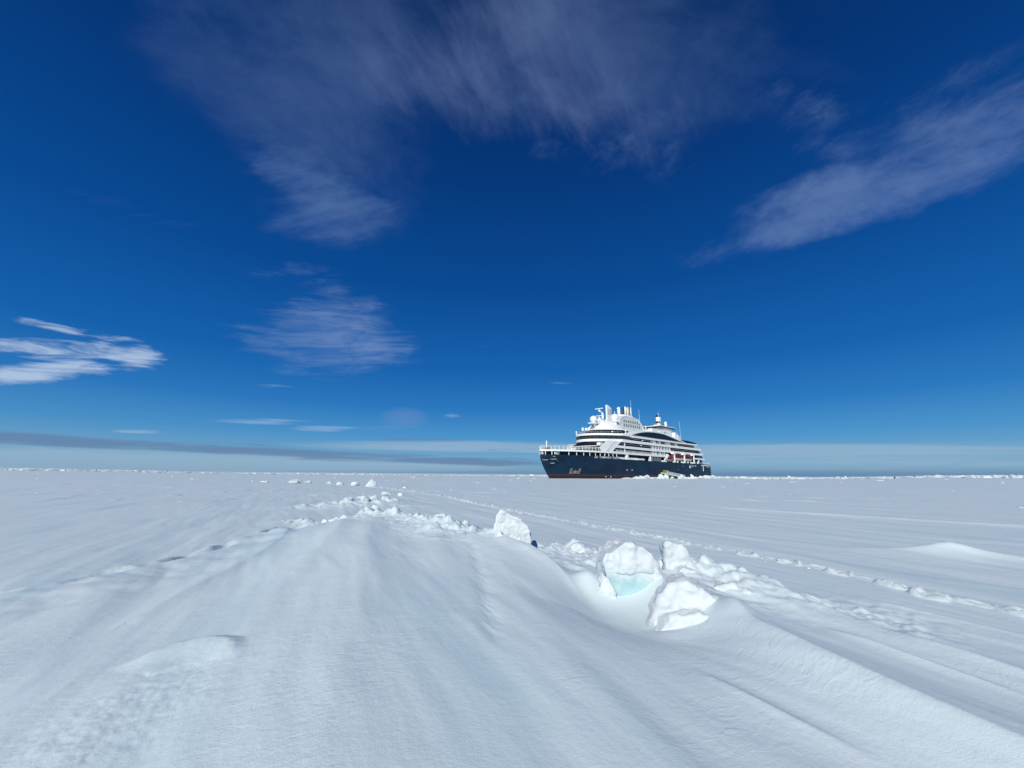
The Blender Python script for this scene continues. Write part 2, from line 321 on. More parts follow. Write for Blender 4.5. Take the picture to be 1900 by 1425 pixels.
    for (cx, cy, hh, wx, wy) in [(1.10, 5.85, .20, .20, .30), (2.02, 5.5, .16, .22, .35), (2.28, 4.28, .10, .28, .28), (1.62, 4.25, .04, .25, .2)]:
        z = z+hh*np.exp(-(((x-cx)/wx)**2+((y-cy)/wy)**2))
    for pl in ([(3.25, 4.55, .0), (3.45, 4.2, .045), (3.55, 3.85, .05), (3.75, 3.45, .03), (3.9, 3.2, 0)], [(3.9, 4.4, 0), (4.05, 4.05, .04), (4.2, 3.6, .03), (4.35, 3.3, 0)], [(4.9, 6.2, 0), (5.2, 5.4, .05), (5.6, 4.7, .03), (6.0, 4, 0)], [(1.35, 3.3, 0), (1.5, 3.0, .03), (1.7, 2.6, .03), (1.9, 2.3, 0)]):
        td, th, ta = polydist(x, y, pl, 1.2); z = z+th*np.where(td > 0, np.exp(-np.abs(td/.13)**1.3), np.exp(-np.abs(td/.05)**1.3))
    # --- left crack lip
    ld, lh, la = polydist(x, y, [(-12, 2.2, .05), (-6.9, 5.6, .07), (-6.6, 7.3, .08), (-6.4, 9.2, .13), (-6.6, 11.2, .14), (-6.3, 12.8, .12)])
    brk = .6+.9*np.clip(pn(la*1.1, la*0+3.3)+.35, 0, 1)
    z = z+lh*brk*np.where(ld > 0, np.exp(-np.abs(ld/.50)**1.2), np.exp(-np.abs(ld/.10)**1.5)) - .16*sstep(lh, 0, .04)*np.clip(pn(la*.8+6, la*0+1.3)+.12, 0, .4)/.4*np.exp(-np.abs((ld-.10-.06*pn(la*2, la*0))/.10)**3) + .05*fbm(x*1.1, y*1.1, 3)*np.exp(-((ld-.7)/1.0)**2)
    ld, lh, la = polydist(x, y, [(-6.2, 11.4, .05), (-5.0, 8.8, .07), (-4.6, 6.4, .05), (-4.2, 4.8, .02)])
    z = z+lh*np.where(ld < 0, np.exp(-np.abs(ld/.16)**1.3), np.exp(-np.abs(ld/.5)**1.3))
    # --- small scoured mound lower left
    ang = np.arctan2(y-3.20, x+2.62); rad = np.hypot((x+2.62)/.56, (y-3.20)/.60); edge = .92+.10*pn(ang*1.7+4, ang*0+2)+.05*pn(ang*6, ang*0+7)
    front = .5+.5*np.sin(ang+.1)                      # the scarp faces away up the drift and fades towards the viewer
    z = z+.055*(1-sstep(rad, edge-.13, edge+.16))*sstep(front, .62, .98)*(.15+.85*sstep(rad, .25, .90)) + .05*np.exp(-(rad/1.6)**2)
    z = z+(.006*fbm(x*7, y*7, 4, .6)+.005*fbm(x*18, y*18, 2))*np.exp(-(((x+2.35)/.5)**2+((y-2.75)/.8)**2))
    # rough scoured strip down the whaleback
    td, th, ta = polydist(x, y, [(-.75, 7.5, .0), (-.45, 6.0, .02), (-.25, 4.4, .02), (-.05, 3.2, .0)])
    z = z+np.exp(-(td/.10)**2)*(.012*fbm(s*1.5, t*7, 3, .6)-.016)*sstep(th, 0, .012)
    # --- low drift far right
    td, th, ta = polydist(x, y, [(8.3, 9.8, .04), (9.2, 9.3, .14), (9.75, 9.1, .36), (10.2, 8.7, .14), (11.2, 7.6, .10), (13, 6, .05)])
    z = z+th*np.where(td > 0, np.exp(-np.abs(td/.42)**1.1), np.exp(-np.abs(td/.4)**1.3))
    td, th, ta = polydist(x, y, [(11.4, 21.5, .05), (12.9, 19.6, .12), (15.2, 17, .09), (19, 13.5, .06), (24, 9, .05)])
    z = z+th*np.where(td > 0, np.exp(-np.abs(td/.35)**1.1), np.exp(-np.abs(td/.9)**1.3))
    # distant rubble pile mounds
    for (cx, cy, hh, wx, wy) in [(-8.6, 20.5, .30, 1.1, 1.0), (-7.2, 21.9, .30, 1.1, .9), (-9.8, 19.5, .16, 1.3, 1.0), (-10.0, 28, .18, 1.2, 1.5), (-5.6, 21, .07, 1.3, .4)]:
        m = np.exp(-(((x-cx)/wx)**2+((y-cy)/wy)**2)); z = z+m*hh*(.5+1.2*np.abs(fbm(x*1.1, y*1.1, 3)))
    # --- trail of footprints: pits with thrown-up rims
    for TR, ph0 in ((TRACK, 0.0), (TRACK2, .4)):
        sel = (r > 3) & (r < 60)
        td, th, ta = polydist(x, y, TR)
        on = (np.abs(td) < .8)
        td = td+.18*pn(ta*.35, ta*0+8)                # the trail wanders a little
        k = np.round(ta/.42); ctr = k*.42+.08*np.sin(k*12.9898+ph0)*1.0; side = np.where(k % 2 == 0, .07, -.07)+.04*np.sin(k*7.7)
        d2 = ((ta-ctr)/.13)**2+((td-side)/.065)**2
        amp = (.75+.35*np.sin(k*3.1+ph0))*sel*on
        far = 1+1.2*sstep(r, 10, 25)+.5*(1-sstep(r, 7, 11))
        z = z-.065*amp*np.exp(-d2*1.2) + .056*far*amp*np.exp(-((np.sqrt(d2)-1.65)/.55)**2)*(.4+1.2*np.clip(pn(x*5, y*5)+.5, 0, 1))
    # the plain rises very slightly away to both sides
    az = np.arctan2(x, np.maximum(y, 1e-3))
    k = .0052*sstep(-az, .50, .93)+.0085*sstep(az, .55, .95)
    far = np.maximum(y, 0)*0+np.clip(np.hypot(x, y)-60, 0, 700)
    z = z+k*far*(y > 0)
    # pressed-up pack beyond
    m = sstep(r, 330, 420)*(y > 0); z = z+m*(.35*np.abs(fbm(x*.05, y*.05, 4, .6))+.10)
    return z

# ------------------------------------------------------------------ helpers for objects
def tag(o, label=None, cat=None, group=None, kind=None):
    if label: o['label'] = label
    if cat: o['category'] = cat
    if group: o['group'] = group
    if kind: o['kind'] = kind
    return o
def link_mesh(name, verts, faces, m, parent=None, smooth=False):
    me = bpy.data.meshes.new(name); me.from_pydata([tuple(map(float, v)) for v in verts], [], faces); me.materials.append(m)
    if smooth: me.polygons.foreach_set('use_smooth', [True]*len(me.polygons))
    me.update(); o = bpy.data.objects.new(name, me); col.objects.link(o)
    if parent is not None: o.parent = parent
    return o
def empty(name, loc=(0, 0, 0), rz=0):
    o = bpy.data.objects.new(name, None); col.objects.link(o); o.location = loc; o.rotation_euler = (0, 0, rz); o.empty_display_size = .3; return o
class MB:
    def __init__(s): s.v = []; s.f = []
    def add(s, vs, fs):
        k = len(s.v); s.v += [tuple(v) for v in vs]; s.f += [tuple(i+k for i in f) for f in fs]; return s
    def box(s, x0, x1, y0, y1, z0, z1):
        return s.add([(x, y, z) for z in (z0, z1) for y in (y0, y1) for x in (x0, x1)],
                     [(0, 2, 3, 1), (4, 5, 7, 6), (0, 1, 5, 4), (2, 6, 7, 3), (0, 4, 6, 2), (1, 3, 7, 5)])
    def side(s, pts, y0, y1):       # polygon in x-z, extruded along y (y0/y1 numbers or functions of x)
        fy = lambda q, x: q(x) if callable(q) else q
        n = len(pts); a = [(x, fy(y0, x), z) for x, z in pts]+[(x, fy(y1, x), z) for x, z in pts]
        return s.add(a, [tuple(range(n)), tuple(range(2*n-1, n-1, -1))]+[(i, i+n, (i+1) % n+n, (i+1) % n) for i in range(n)])
    def plan(s, pts, z0, z1, pts2=None):       # polygon in x-y, extruded along z
        n = len(pts); q = pts2 or pts; a = [(x, y, z0) for x, y in pts]+[(x, y, z1) for x, y in q]
        return s.add(a, [tuple(range(n-1, -1, -1)), tuple(range(n, 2*n))]+[(i, (i+1) % n, (i+1) % n+n, i+n) for i in range(n)])
    def tube(s, p0, p1, r0, r1=None, n=8):
        r1 = r0 if r1 is None else r1; p0 = Vector(p0); p1 = Vector(p1); d = (p1-p0).normalized()
        a = d.orthogonal().normalized(); b = d.cross(a); vs = []
        for pp, rr in ((p0, r0), (p1, r1)):
            for i in range(n): t = 2*math.pi*i/n; vs.append(pp+(a*math.cos(t)+b*math.sin(t))*rr)
        return s.add(vs, [tuple(range(n-1, -1, -1)), tuple(range(n, 2*n))]+[(i, (i+1) % n, (i+1) % n+n, i+n) for i in range(n)])
    def ball(s, c, r, nu=20, nv=12, sz=1.0, rx=None):
        vs = []; fs = []; rx = rx or r
        for j in range(nv+1):
            ph = math.pi*j/nv
            for i in range(nu): th = 2*math.pi*i/nu; vs.append((c[0]+rx*math.sin(ph)*math.cos(th), c[1]+r*math.sin(ph)*math.sin(th), c[2]+r*sz*math.cos(ph)))
        for j in range(nv):
            for i in range(nu): fs.append((j*nu+i, (j+1)*nu+i, (j+1)*nu+(i+1) % nu, j*nu+(i+1) % nu))
        return s.add(vs, fs)
    def strip(s, rows, closed=False):    # rows: list of equal-length vertex rows
        n = len(rows[0]); k = [v for r_ in rows for v in r_]; fs = []
        for j in range(len(rows)-1):
            for i in range(n-1+(1 if closed else 0)): fs.append((j*n+i, j*n+(i+1) % n, (j+1)*n+(i+1) % n, (j+1)*n+i))
        return s.add(k, fs)
    def build(s, name, m, parent=None, smooth=False): return link_mesh(name, s.v, s.f, MT[m], parent, smooth)

# ------------------------------------------------------------------ the ice sheet: one ground mesh out to the horizon
def build_ground():
    fan = np.linspace(-R(62), R(62), 961)
    rest = np.linspace(R(62), 2*np.pi-R(62), 90)[1:-1]
    th = np.concatenate([fan, rest]); nth = len(th)
    rs = [0.25]
    while rs[-1] < 9000:
        q = rs[-1]; st = max(.018, min(.0062*q, .9*q*q/(700*1.3)))
        if q > 25: st = .0075*q
        if q > 300: st = .012*q
        if q > 1200: st = .05*q
        rs.append(q+st)
    rs = np.array(rs); nr = len(rs)
    T, Q = np.meshgrid(th, rs); X = (Q*np.sin(T)).ravel(); Y = (Q*np.cos(T)).ravel()
    Z = height(X, Y)
    V = np.stack([X, Y, Z], 1); V = np.concatenate([V, [[0, 0, float(height(np.array([0.]), np.array([0.]))[0])]]]).astype(np.float32)
    i = np.arange(nr-1)[:, None]*nth; j = np.arange(nth)[None, :]; j2 = (j+1) % nth
    F = np.stack([(i+j), (i+nth+j), (i+nth+j2), (i+j2)], -1).reshape(-1, 4)
    F = F[:, ::-1]
    Fc = np.stack([np.full(nth, len(V)-1), np.arange(nth), (np.arange(nth)+1) % nth], 1)[:, ::-1]
    me = bpy.data.meshes.new('snow_covered_sea_ice'); me.vertices.add(len(V)); me.vertices.foreach_set('co', V.ravel())
    nl = F.size+Fc.size; me.loops.add(nl); me.loops.foreach_set('vertex_index', np.concatenate([F.ravel(), Fc.ravel()]).astype(np.int32))
    npoly = len(F)+len(Fc); me.polygons.add(npoly)
    ls = np.concatenate([np.arange(len(F))*4, F.size+np.arange(len(Fc))*3]).astype(np.int32)
    me.polygons.foreach_set('loop_start', ls)
    me.polygons.foreach_set('use_smooth', np.ones(npoly, dtype=bool)); me.materials.append(MT['snow']); me.update(calc_edges=True)
    me.validate()
    o = bpy.data.objects.new('ground', me); col.objects.link(o); tag(o, kind='structure', label='snow covered sea ice with wind drifts and a trail of footprints'); print('ground verts', len(V))
build_ground()
def gzv(x, y): return height(np.asarray(x, float), np.asarray(y, float))
def gz(x, y): return float(height(np.array([float(x)]), np.array([float(y)]))[0])

# ------------------------------------------------------------------ the ship (local x: stern to bow, y: port, z: up from the ice)
SHIP_O = (123.7356, 276.4781, 0.0); SHIP_RZ = math.atan2(-.67916, -.73399)
ship = empty('expedition_cruise_ship', SHIP_O, SHIP_RZ)
tag(ship, 'large expedition cruise ship with dark blue hull and white superstructure lying in the ice', 'ship')
BM = 14.1
def stem_x(z): return float(np.interp(z, [-2, 0, 2, 5, 7, 8.5, 12.6], [142.5, 145, 146.8, 149.0, 150.0, 150.7, 151.0]))
def stern_x(z): return float(np.interp(z, [-2, 0, 1.5, 6, 12.6], [-2.5, -3.4, -5.9, -6.1, -6.0]))
def hb(x, z=12.0):
    s = min(max(z/12, 0), 1); Lf = 38+(1-s)*24; t = min(max((stem_x(z)-x)/Lf, 0), 1)
    b = BM*(1-(1-t)**2.2)**.8
    if x < 12: b -= .002*(12-x)**2
    return max(b, 0.0)
def hull_strip(z0, z1f, nz=2, off=0.0, x_to=None):
    """port side + starboard side rows wrapped round the stem and transom"""
    rows = []
    ts = np.concatenate([np.linspace(0, .7, 40), 1-.3*(1-np.linspace(0, 1, 40))**1.8][0:2])
    ts = np.unique(ts)
    for j in range(nz+1):
        row = []
        for side in (1, -1):
            for t in (ts if side == 1 else ts[::-1][1:]):
                x = -6+t*157
                z1 = z1f(x) if callable(z1f) else z1f
                z = z0+(z1-z0)*j/nz
                xx = stern_x(z)+t*(stem_x(z)-stern_x(z))
                row.append((xx, side*(hb(xx, z)+off*(1 if hb(xx, z) > .01 else 0)), z))
        rows.append(row)
    return rows
def hull_top(x): return 9.35+1.05*float(sstep(np.array(x), 108.5, 112.5))
b = MB(); b.strip(hull_strip(1.75, hull_top, 8), True); hull = b.build('hull', 'navy', ship, True)
b = MB(); b.strip(hull_strip(1.35, 1.75, 1, .012), True); b.build('waterline_stripe', 'red', ship, True)
b = MB(); b.strip(hull_strip(-1.2, 1.35, 3), True); b.build('boot_topping', 'boot', ship, True)['label'] = 'dark worn underwater band of the hull'
# main deck and weather deck sheets
def outline(z, inset=0.0, x0=-6.0, x1=151.0, n=60):
    xs = [x0+(x1-x0)*(1-(1-i/n)**1.7) for i in range(n+1)]
    P = [(min(x, stem_x(z)-.02), max(hb(x, z)-inset, 0.02)) for x in xs]
    return P+[(x, -y) for x, y in reversed(P)]
b = MB(); b.plan(outline(9, .25, -5.8, 150.2), 8.95, 9.15); b.build('main_deck', 'grey', ship)
# recessed dark gallery wall behind the open main deck
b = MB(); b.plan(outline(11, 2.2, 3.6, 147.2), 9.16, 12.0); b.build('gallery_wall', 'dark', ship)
# foredeck with its white rim
def rim_pts(off, x0): return outline(12.6, -off, x0, 151.0)
b = MB(); b.plan(rim_pts(.10, 96), 11.9, 12.6); b.build('foredeck', 'white', ship)
# pillars of the open gallery
for x in (149.4, 147.2, 140.4, 136.8, 133.3, 130.0, 126.7, 123.7, 120.7, 117.8, 114.6, 111.4):
    for sgn in (1, -1):
        y = sgn*(hb(x, 10.4)-.12); MB().box(x-.14, x+.14, y-.12, y+.12, 10.2, 11.9).build('gallery_pillar', 'white', ship)
b = MB().box(143.1, 145.0, hb(144, 11)-1.9, hb(144, 11)-1.4, 9.2, 11.88); b.build('gallery_locker', 'grey', ship)
for x, w in ((150.2, .45), (145.9, .5)):
    y = hb(x, 11)-.5; MB().box(x-w/2, x+w/2, y-.2, y+.25, 10.7, 11.5).tube((x, y, 9.2), (x, y, 10.8), .12).build('deck_lamp', 'white', ship)
# bulwark opening further aft: block, stanchions, canisters
MB().box(101.0, 102.7, 13.2, 14.22, 9.3, 11.95).build('white_fairlead_block', 'white', ship)
for x in (109.9, 108.1, 106.4, 104.6, 99.7, 97.9, 96.2, 94.5, 93.2, 92.4):
    MB().box(x-.3, x+.3, 13.55, 14.0, 9.15, 10.35).build('bulwark_stanchion', 'white', ship)
b = MB()
for i in range(7): b.tube((83.9+i*.95, 13.3, 9.8), (84.7+i*.95, 13.3, 9.8), .48, n=12)
b.build('raft_canisters', 'white', ship)
MB().box(77.6, 78.2, 13.4, 14.2, 9.2, 12.0).box(77.5, 79.9, 13.5, 14.15, 9.2, 9.9).tube((78, 13.8, 11.7), (79.6, 13.8, 10.2), .22).build('boat_davit', 'white', ship)
MB().box(66.2, 77.2, 13.55, 13.75, 9.2, 11.9).build('deck_window_screen', 'teal', ship)
for x in np.arange(66.2, 77.3, 1.83): MB().box(x-.06, x+.06, 13.76, 13.84, 9.2, 11.9).build('window_mullion', 'rail', ship)

# ---- side bands (balcony fascias), port and starboard
def diag(z): return 115.5-(z-12.6)*1.55
MIR = (1, -1)
def yy(sgn, a, d):      # follows the hull's narrowing towards the bow
    return (lambda x: sgn*(min(BM, hb(x, 12.6))+a)) if d is None else (lambda x: sgn*d)
def side_band(name, m, pts, y_in, y_out, lab=None):
    for s in MIR:
        b = MB(); b.side(pts, lambda x: s*(min(BM, hb(x, 12.6))+y_in), lambda x: s*(min(BM, hb(x, 12.6))+y_out)); o = b.build(name, m, ship)
        if lab: o['label'] = lab
side_band('deck_fascia', 'white', [(57.2, 11.9), (95.9, 11.9), (95.9, 11.55), (100.8, 11.55), (100.8, 11.9), (116.5, 11.9), (116.5, 12.6), (diag(12.95), 12.95), (57.2, 12.95)][0:1]+[(96, 11.9), (96, 12.6), (diag(12.6)-.1, 12.6), (diag(12.95)-.1, 12.95), (57.2, 12.95)], -.3, .16)
side_band('deck_fascia', 'white', [(3.8, 12.0), (22.5, 12.0), (22.5, 12.9), (4.6, 12.9)], -.3, .12)
side_band('deck_fascia', 'white', [(5.8, 15.3), (9, 14.75), (diag(14.75), 14.75), (diag(16.0), 16.0), (6.4, 16.0)], -.3, .12)
side_band('deck_fascia', 'white', [(8.4, 18.3), (12, 17.9), (diag(17.85), 17.85), (104.5, 19.2), (9.0, 19.2)], -.3, .12)
side_band('deck_fascia', 'white', [(13.3, 21.0), (98.3, 20.75), (98.3, 21.75), (13.6, 21.7)], -.3, .12)
for s, pts in ((1, [(118.6, 17.9), (124.3, 14.4), (123.3, 12.6), (115.5, 12.6), (107.35, 17.85)]), (-1, [(111.5, 17.9), (117.0, 12.6), (115.5, 12.6), (107.35, 17.85)])):
    MB().side(pts, lambda x: s*(min(BM, hb(x, 12.6))-.3), lambda x: s*(min(BM, hb(x, 12.6))+.10)).build('slanted_side_panel', 'white', ship)
side_band('panel_crease', 'grey', [(113.1, 17.8), (112.3, 17.8), (118.0, 12.9), (120.2, 12.9)], .10, .16)
# arc frame and arc window
arc_o = [(102.6, 21.8), (99, 22.35), (96, 23.05), (92, 23.9), (87.5, 24.7), (83, 25.25), (77, 25.7), (70, 25.95), (63, 25.85), (56, 25.3), (50, 24.5), (44, 23.6), (38, 22.7), (33, 22.05), (31, 21.75)]
side_band('arc_frame', 'white', arc_o, -.5, .20)
arc_g = [(96.6, 22.0), (93, 22.85), (89.5, 23.6), (85, 24.3), (80, 24.85), (73, 25.2), (66, 25.25), (60, 24.95), (54, 24.25), (48, 23.4), (42, 22.6), (37, 22.05), (34.5, 21.9)]
side_band('arc_window', 'arc', arc_g, .20, .30, 'long dark arched window')
# decks inside the superstructure + dark glazed walls
for z0, z1, xa, xb in ((12.1, 12.3, 5, 100), (14.9, 15.1, 7.5, 112), (18.0, 18.2, 10, 107), (21.0, 21.25, 15, 99)):
    MB().box(xa, xb, -13.75, 13.75, z0, z1).build('deck', 'white', ship)
for z0, z1, xa, xb in ((9.2, 12.05, 4.2, 22.4), (12.32, 14.85, 8, 111), (15.12, 17.95, 10.5, 108.5), (18.22, 20.95, 15.2, 104)):
    MB().box(xa, xb, -12.2, 12.2, z0, z1).build('cabin_wall', 'glass', ship)
# balcony rails, dividers, lamps, pillars
for z, xa, xb in ((13.85, 58, 112), (16.95, 9.5, 108), (20.1, 14.5, 97)):
    for s in MIR:
        b = MB(); b.box(xa, xb, s*13.9-.03, s*13.9+.03, z-.04, z+.04); b.build('balcony_handrail', 'rail', ship)
for x in np.arange(58.5, 112.5, 1.15): MB().box(x-.11, x+.11, 13.84, 13.96, 12.95, 13.79).build('baluster', 'white', ship)
for x in (73.7, 70.5, 67.1, 63.8, 60.1, 56.9, 53.4): MB().box(x-.45, x+.45, 12.21, 13.75, 16.02, 17.84).build('balcony_divider', 'white', ship)
for x in (73.7, 70.6, 65.2, 60.7): MB().box(x-.35, x+.35, 12.21, 13.75, 12.97, 14.73).build('balcony_divider', 'white', ship)
for x in (73.0, 70.9, 65.1, 56.4, 53.4, 44.0):
    MB().side([(x+.9, 20.74), (x+.1, 20.74), (x-1.2, 19.22), (x-.4, 19.22)], 12.21, 13.75).build('balcony_divider', 'white', ship)
for z0, z1 in ((12.96, 14.72), (16.02, 17.84)): MB().box(103.2, 103.6, 13.6, 13.98, z0, z1).build('deck_post', 'white', ship)
MB().box(102.1, 102.5, 14.0, 14.35, 22.1, 24.6).build('deck_post', 'white', ship)
for x, z in ((85.0, 20.0), (86.8, 17.2)): MB().ball((x, 13.6, z), .42, 10, 8).build('deck_lamp', 'white', ship)
# window frames on the dark cabin walls, one frame per deck
for z0, z1, xa, xb in ((12.4, 14.4, 20, 110), (15.3, 17.5, 12, 107), (18.4, 20.6, 17, 102)):
    b = MB(); b.box(xa-.1, xb, 12.2, 12.24, z0-.06, z0+.06); b.box(xa-.1, xb, 12.2, 12.24, z1-.06, z1+.06)
    for x in np.arange(xa, xb, 3.1):
        if random.random() < .8: b.box(x-.05, x+.05, 12.2, 12.25, z0, z1)
    b.build('cabin_window_frame', 'teal', ship)
# bow-facing front of the superstructure below the bridge
def par(xf, k, ymax, n=14, xback=None, ycap=None):
    P = [(xf-k*y*y, y) for y in np.linspace(ymax, -ymax, n*2+1)]
    return [(xback, ymax)]+P+[(xback, -ymax)]
MB().plan(par(117.5, .055, 11.5, xback=108), 12.61, 18.0).build('front_recess_shade', 'dark', ship)  # dark wall colour stands in for the deep shade under the bridge
MB().plan(par(119.4, .055, 11.2, xback=109), 15.65, 15.9).build('front_terrace_deck', 'white', ship)
b = MB()
for s in (0,):
    rows = []
    for z in (15.96, 16.9):
        rows.append([(119.4-.055*y*y, y, z) for y in np.linspace(11.2, -11.2, 25)])
    b.strip(rows)
b.build('terrace_glass_rail', 'glass', ship)
b = MB(); rows = [[(xf-.055*y*y, y, z) for y in np.linspace(11.2, -6.0, 25)] for xf, z in ((124.6, 14.3), (124.9, 14.3), (124.9, 14.5), (124.6, 14.5), (124.6, 14.3))]; b.strip(rows); b.build('front_coaming', 'white', ship)
MB().box(115.5, 117.9, 7.2, 9.2, 15.96, 17.3).build('terrace_locker', 'white', ship)
# bridge: white apron, window ring, roof
MB().plan(par(118.3, .064, 14.2, xback=97.9), 18.05, 19.3).build('bridge_apron', 'white', ship)
br = MB().plan(par(117.7, .064, 13.9, xback=98.6), 19.3, 21.1, par(118.2, .064, 14.2, xback=98.6)).build('bridge_windows', 'teal', ship)
for y in np.linspace(13.6, -13.6, 13): MB().tube((117.78-.064*y*y, y, 19.3), (118.28-.064*y*y, y, 21.1), .07, n=4).build('mullion', 'black', br)
MB().plan(par(118.8, .064, 14.35, xback=97.0), 21.1, 22.15, par(118.0, .064, 14.3, xback=97.0)).build('bridge_roof', 'white', ship)
b = MB()
ys = np.linspace(13.6, -13.6, 30); pv = None
for y in ys:
    q = (117.4-.064*y*y, y, 23.1); b.tube((q[0], y, 22.15), q, .05, n=4)
    if pv: b.tube(pv, q, .05, n=4)
    pv = q
b.build('bridge_roof_rail', 'rail', ship)
MB().tube((112.5, -9.3, 22.1), (112.5, -9.3, 23.9), .25, n=8).ball((112.5, -9.3, 24.0), .45, 10, 8).build('searchlight', 'white', ship)
# dark lounge band above the bridge, with its roof
MB().plan(par(112.6, .075, 11.6, xback=95), 22.15, 24.4, par(111.2, .075, 11.4, xback=95)).build('upper_lounge_windows', 'arc', ship)
MB().plan(par(111.9, .075, 11.9, xback=94), 24.4, 25.05, par(110.0, .075, 11.4, xback=94)).build('upper_lounge_roof', 'white', ship)
MB().ball((107.3, 9.6, 23.3), .42, 10, 8).build('deck_lamp', 'white', ship)
for y, hh in ((-8.5, 1.5), (-6.2, 1.2), (-4.0, 1.4)): MB().box(107.2, 108.2, y-.5, y+.5, 25.05, 25.05+hh).tube((107.7, y, 25), (107.7, y, 25.5+hh), .15).build('roof_locker', 'white', ship)
# mast house
def sup(xc, a, bb, n=28, e=2.6): return [(xc+a*math.copysign(abs(math.cos(t))**(2/e), math.cos(t)), bb*math.copysign(abs(math.sin(t))**(2/e), math.sin(t))) for t in np.linspace(0, 2*math.pi, n, endpoint=False)]
b = MB(); lv = [(25.05, 10.5, 8.5), (26.4, 10.0, 8.0), (27.6, 8.8, 7.0), (28.8, 7.2, 5.6), (29.6, 5.8, 4.4)]
b.strip([[(x, y, z) for x, y in sup(98.5, a, c)] for z, a, c in lv], True); b.plan(sup(98.5, 5.7, 4.3), 29.55, 29.65); b.build('mast_house', 'white', ship, True)
MB().plan([(112.4, -1.6), (112.4, 1.6), (101, 2.4), (101, -2.4)], 28.0, 28.35).tube((108.0, 0, 25), (108.8, 0, 28.0), .35).build('radome_platform', 'white', ship)
MB().ball((109.6, 0, 30.3), 1.88, 28, 18).tube((109.6, 0, 28.3), (109.6, 0, 28.9), 1.1, n=16).build('radome', 'white', ship, True)
MB().tube((105.6, 0, 28.3), (105.6, 0, 30.2), .8, n=12).build('searchlight_turret', 'grey', ship)
# curved radar mast
b = MB(); pts = [(101.6, 29.0), (101.2, 31.5), (100.9, 33.2), (101.2, 34.6), (102.3, 35.3), (104.2, 35.4)]
for (x0, z0), (x1, z1) in zip(pts, pts[1:]): b.tube((x0, 0, z0), (x1, 0, z1), .72 if z0 < 34 else .5, .68 if z0 < 33 else .5, 12); b.ball((x1, 0, z1), .66 if z1 < 34.7 else .5, 12, 8)
b.build('radar_mast', 'white', ship, True)
MB().tube((104.0, 0, 35.4), (104.0, 0, 36.5), .22).box(103.8, 104.3, -2.4, 2.4, 36.5, 36.85).build('radar_scanner', 'white', ship)
MB().box(101.5, 105.4, -.3, .3, 31.6, 31.85).tube((104.4, 0, 31.8), (104.4, 0, 32.6), .2).box(104.2, 104.6, -1.9, 1.9, 32.6, 32.9).build('radar_scanner', 'white', ship)
MB().ball((99.8, -3.0, 31.0), 1.35, 18, 12).tube((99.8, -3, 29), (99.8, -3, 30.6), .8).build('radome', 'white', ship, True)
# fin mast
MB().side([(98.3, 29.3), (97.2, 31.5), (97.2, 39.6), (96.6, 39.7), (92.8, 38.1), (92.9, 31.2), (91.2, 29.2)], -.45, .45).build('fin_mast', 'white', ship)
b = MB()
for z in (34.4, 35.0, 35.6, 36.2, 36.8, 37.4): b.box(93.2, 96.6-(z > 37)*1.6, .45, .5, z, z+.26)
b.build('mast_louvres', 'midgrey', ship)
MB().ball((98.6, 6, 31.75), 2.05, 28, 18).tube((98.6, 6, 29.3), (98.6, 6, 30.4), 1.45, n=20).tube((98.6, 6, 25), (98.6, 6, 29.3), .9).tube((98.6, 6, 33.6), (98.6, 6, 35.2), .20, .12).build('radome', 'white', ship, True)
# funnel casing with louvre panels and its exhaust pipes
fp = [(92.0, 25.0), (92.9, 28.0), (92.8, 30.6), (91.8, 32.2), (90.2, 33.3), (87.8, 34.1), (84.3, 34.5), (78, 34.1), (71.8, 33.5), (69.3, 31.7), (66.9, 29.8), (65.8, 27.4), (65.4, 25.0)]
MB().side(fp, -4.6, 4.6).build('funnel_casing', 'grey', ship)
b = MB(); q = [(x, z) for x, z in fp]; inner = [(79+(x-79)*.95, 25+(z-25)*.95) for x, z in q]
for y in (4.6, -4.85):
    n_ = len(q); vs = [(x, y, z) for x, z in q]+[(x, y, z) for x, z in inner]+[(x, y+.25, z) for x, z in q]+[(x, y+.25, z) for x, z in inner]
    b.add(vs, [(i, (i+1) % n_, n_+(i+1) % n_, n_+i) for i in range(n_)]+[(2*n_+i, 2*n_+(i+1) % n_, 3*n_+(i+1) % n_, 3*n_+i) for i in range(n_)]+[(i, (i+1) % n_, 2*n_+(i+1) % n_, 2*n_+i) for i in range(n_)]+[(n_+i, n_+(i+1) % n_, 3*n_+(i+1) % n_, 3*n_+i) for i in range(n_)])
b.build('casing_rim', 'white', ship)
for r_, (z0, z1) in enumerate(((30.5, 32.0), (28.2, 29.7))):
    for i in range(8):
        x = 87.8-i*2.35
        if r_ == 0 and i > 7: continue
        o = MB().box(x-1.4, x, 4.601, 4.66, z0, z1-(.9 if i > 6 and r_ == 0 else 0)).build('casing_louvre', 'midgrey', ship)
MB().plan(sup(79.5, 7.6, 4.3), 33.3, 35.4, sup(79, 6.4, 3.4)).build('funnel_top', 'white', ship)
for i, (x, y, r_, m, zt) in enumerate(((84.6, 0, .85, 'white', 39.3), (83.2, 2.4, .30, 'black', 39.6), (82.3, -1.2, .5, 'cream', 40.0), (80.9, 1.9, .45, 'white', 40.1), (80.0, -.6, .30, 'black', 39.8),
        (78.8, 2.2, .42, 'cream', 40.0), (77.7, .3, .50, 'white', 40.2), (76.5, 2.2, .28, 'black', 40.0), (75.7, -.4, .35, 'cream', 40.3), (74.8, 2.0, .33, 'white', 40.3), (73.8, .4, .40, 'cream', 40.5))):
    o = MB().tube((x, y, 34.6), (x, y, zt-.2), r_, n=14).tube((x, y, zt-.2), (x-.2, y, zt+.3), r_*.98, r_*.8, 14).build('exhaust_pipe', m, ship, True)
MB().ball((85.6, 0, 39.0), .55, 12, 8).build('vent_cowl', 'white', ship)
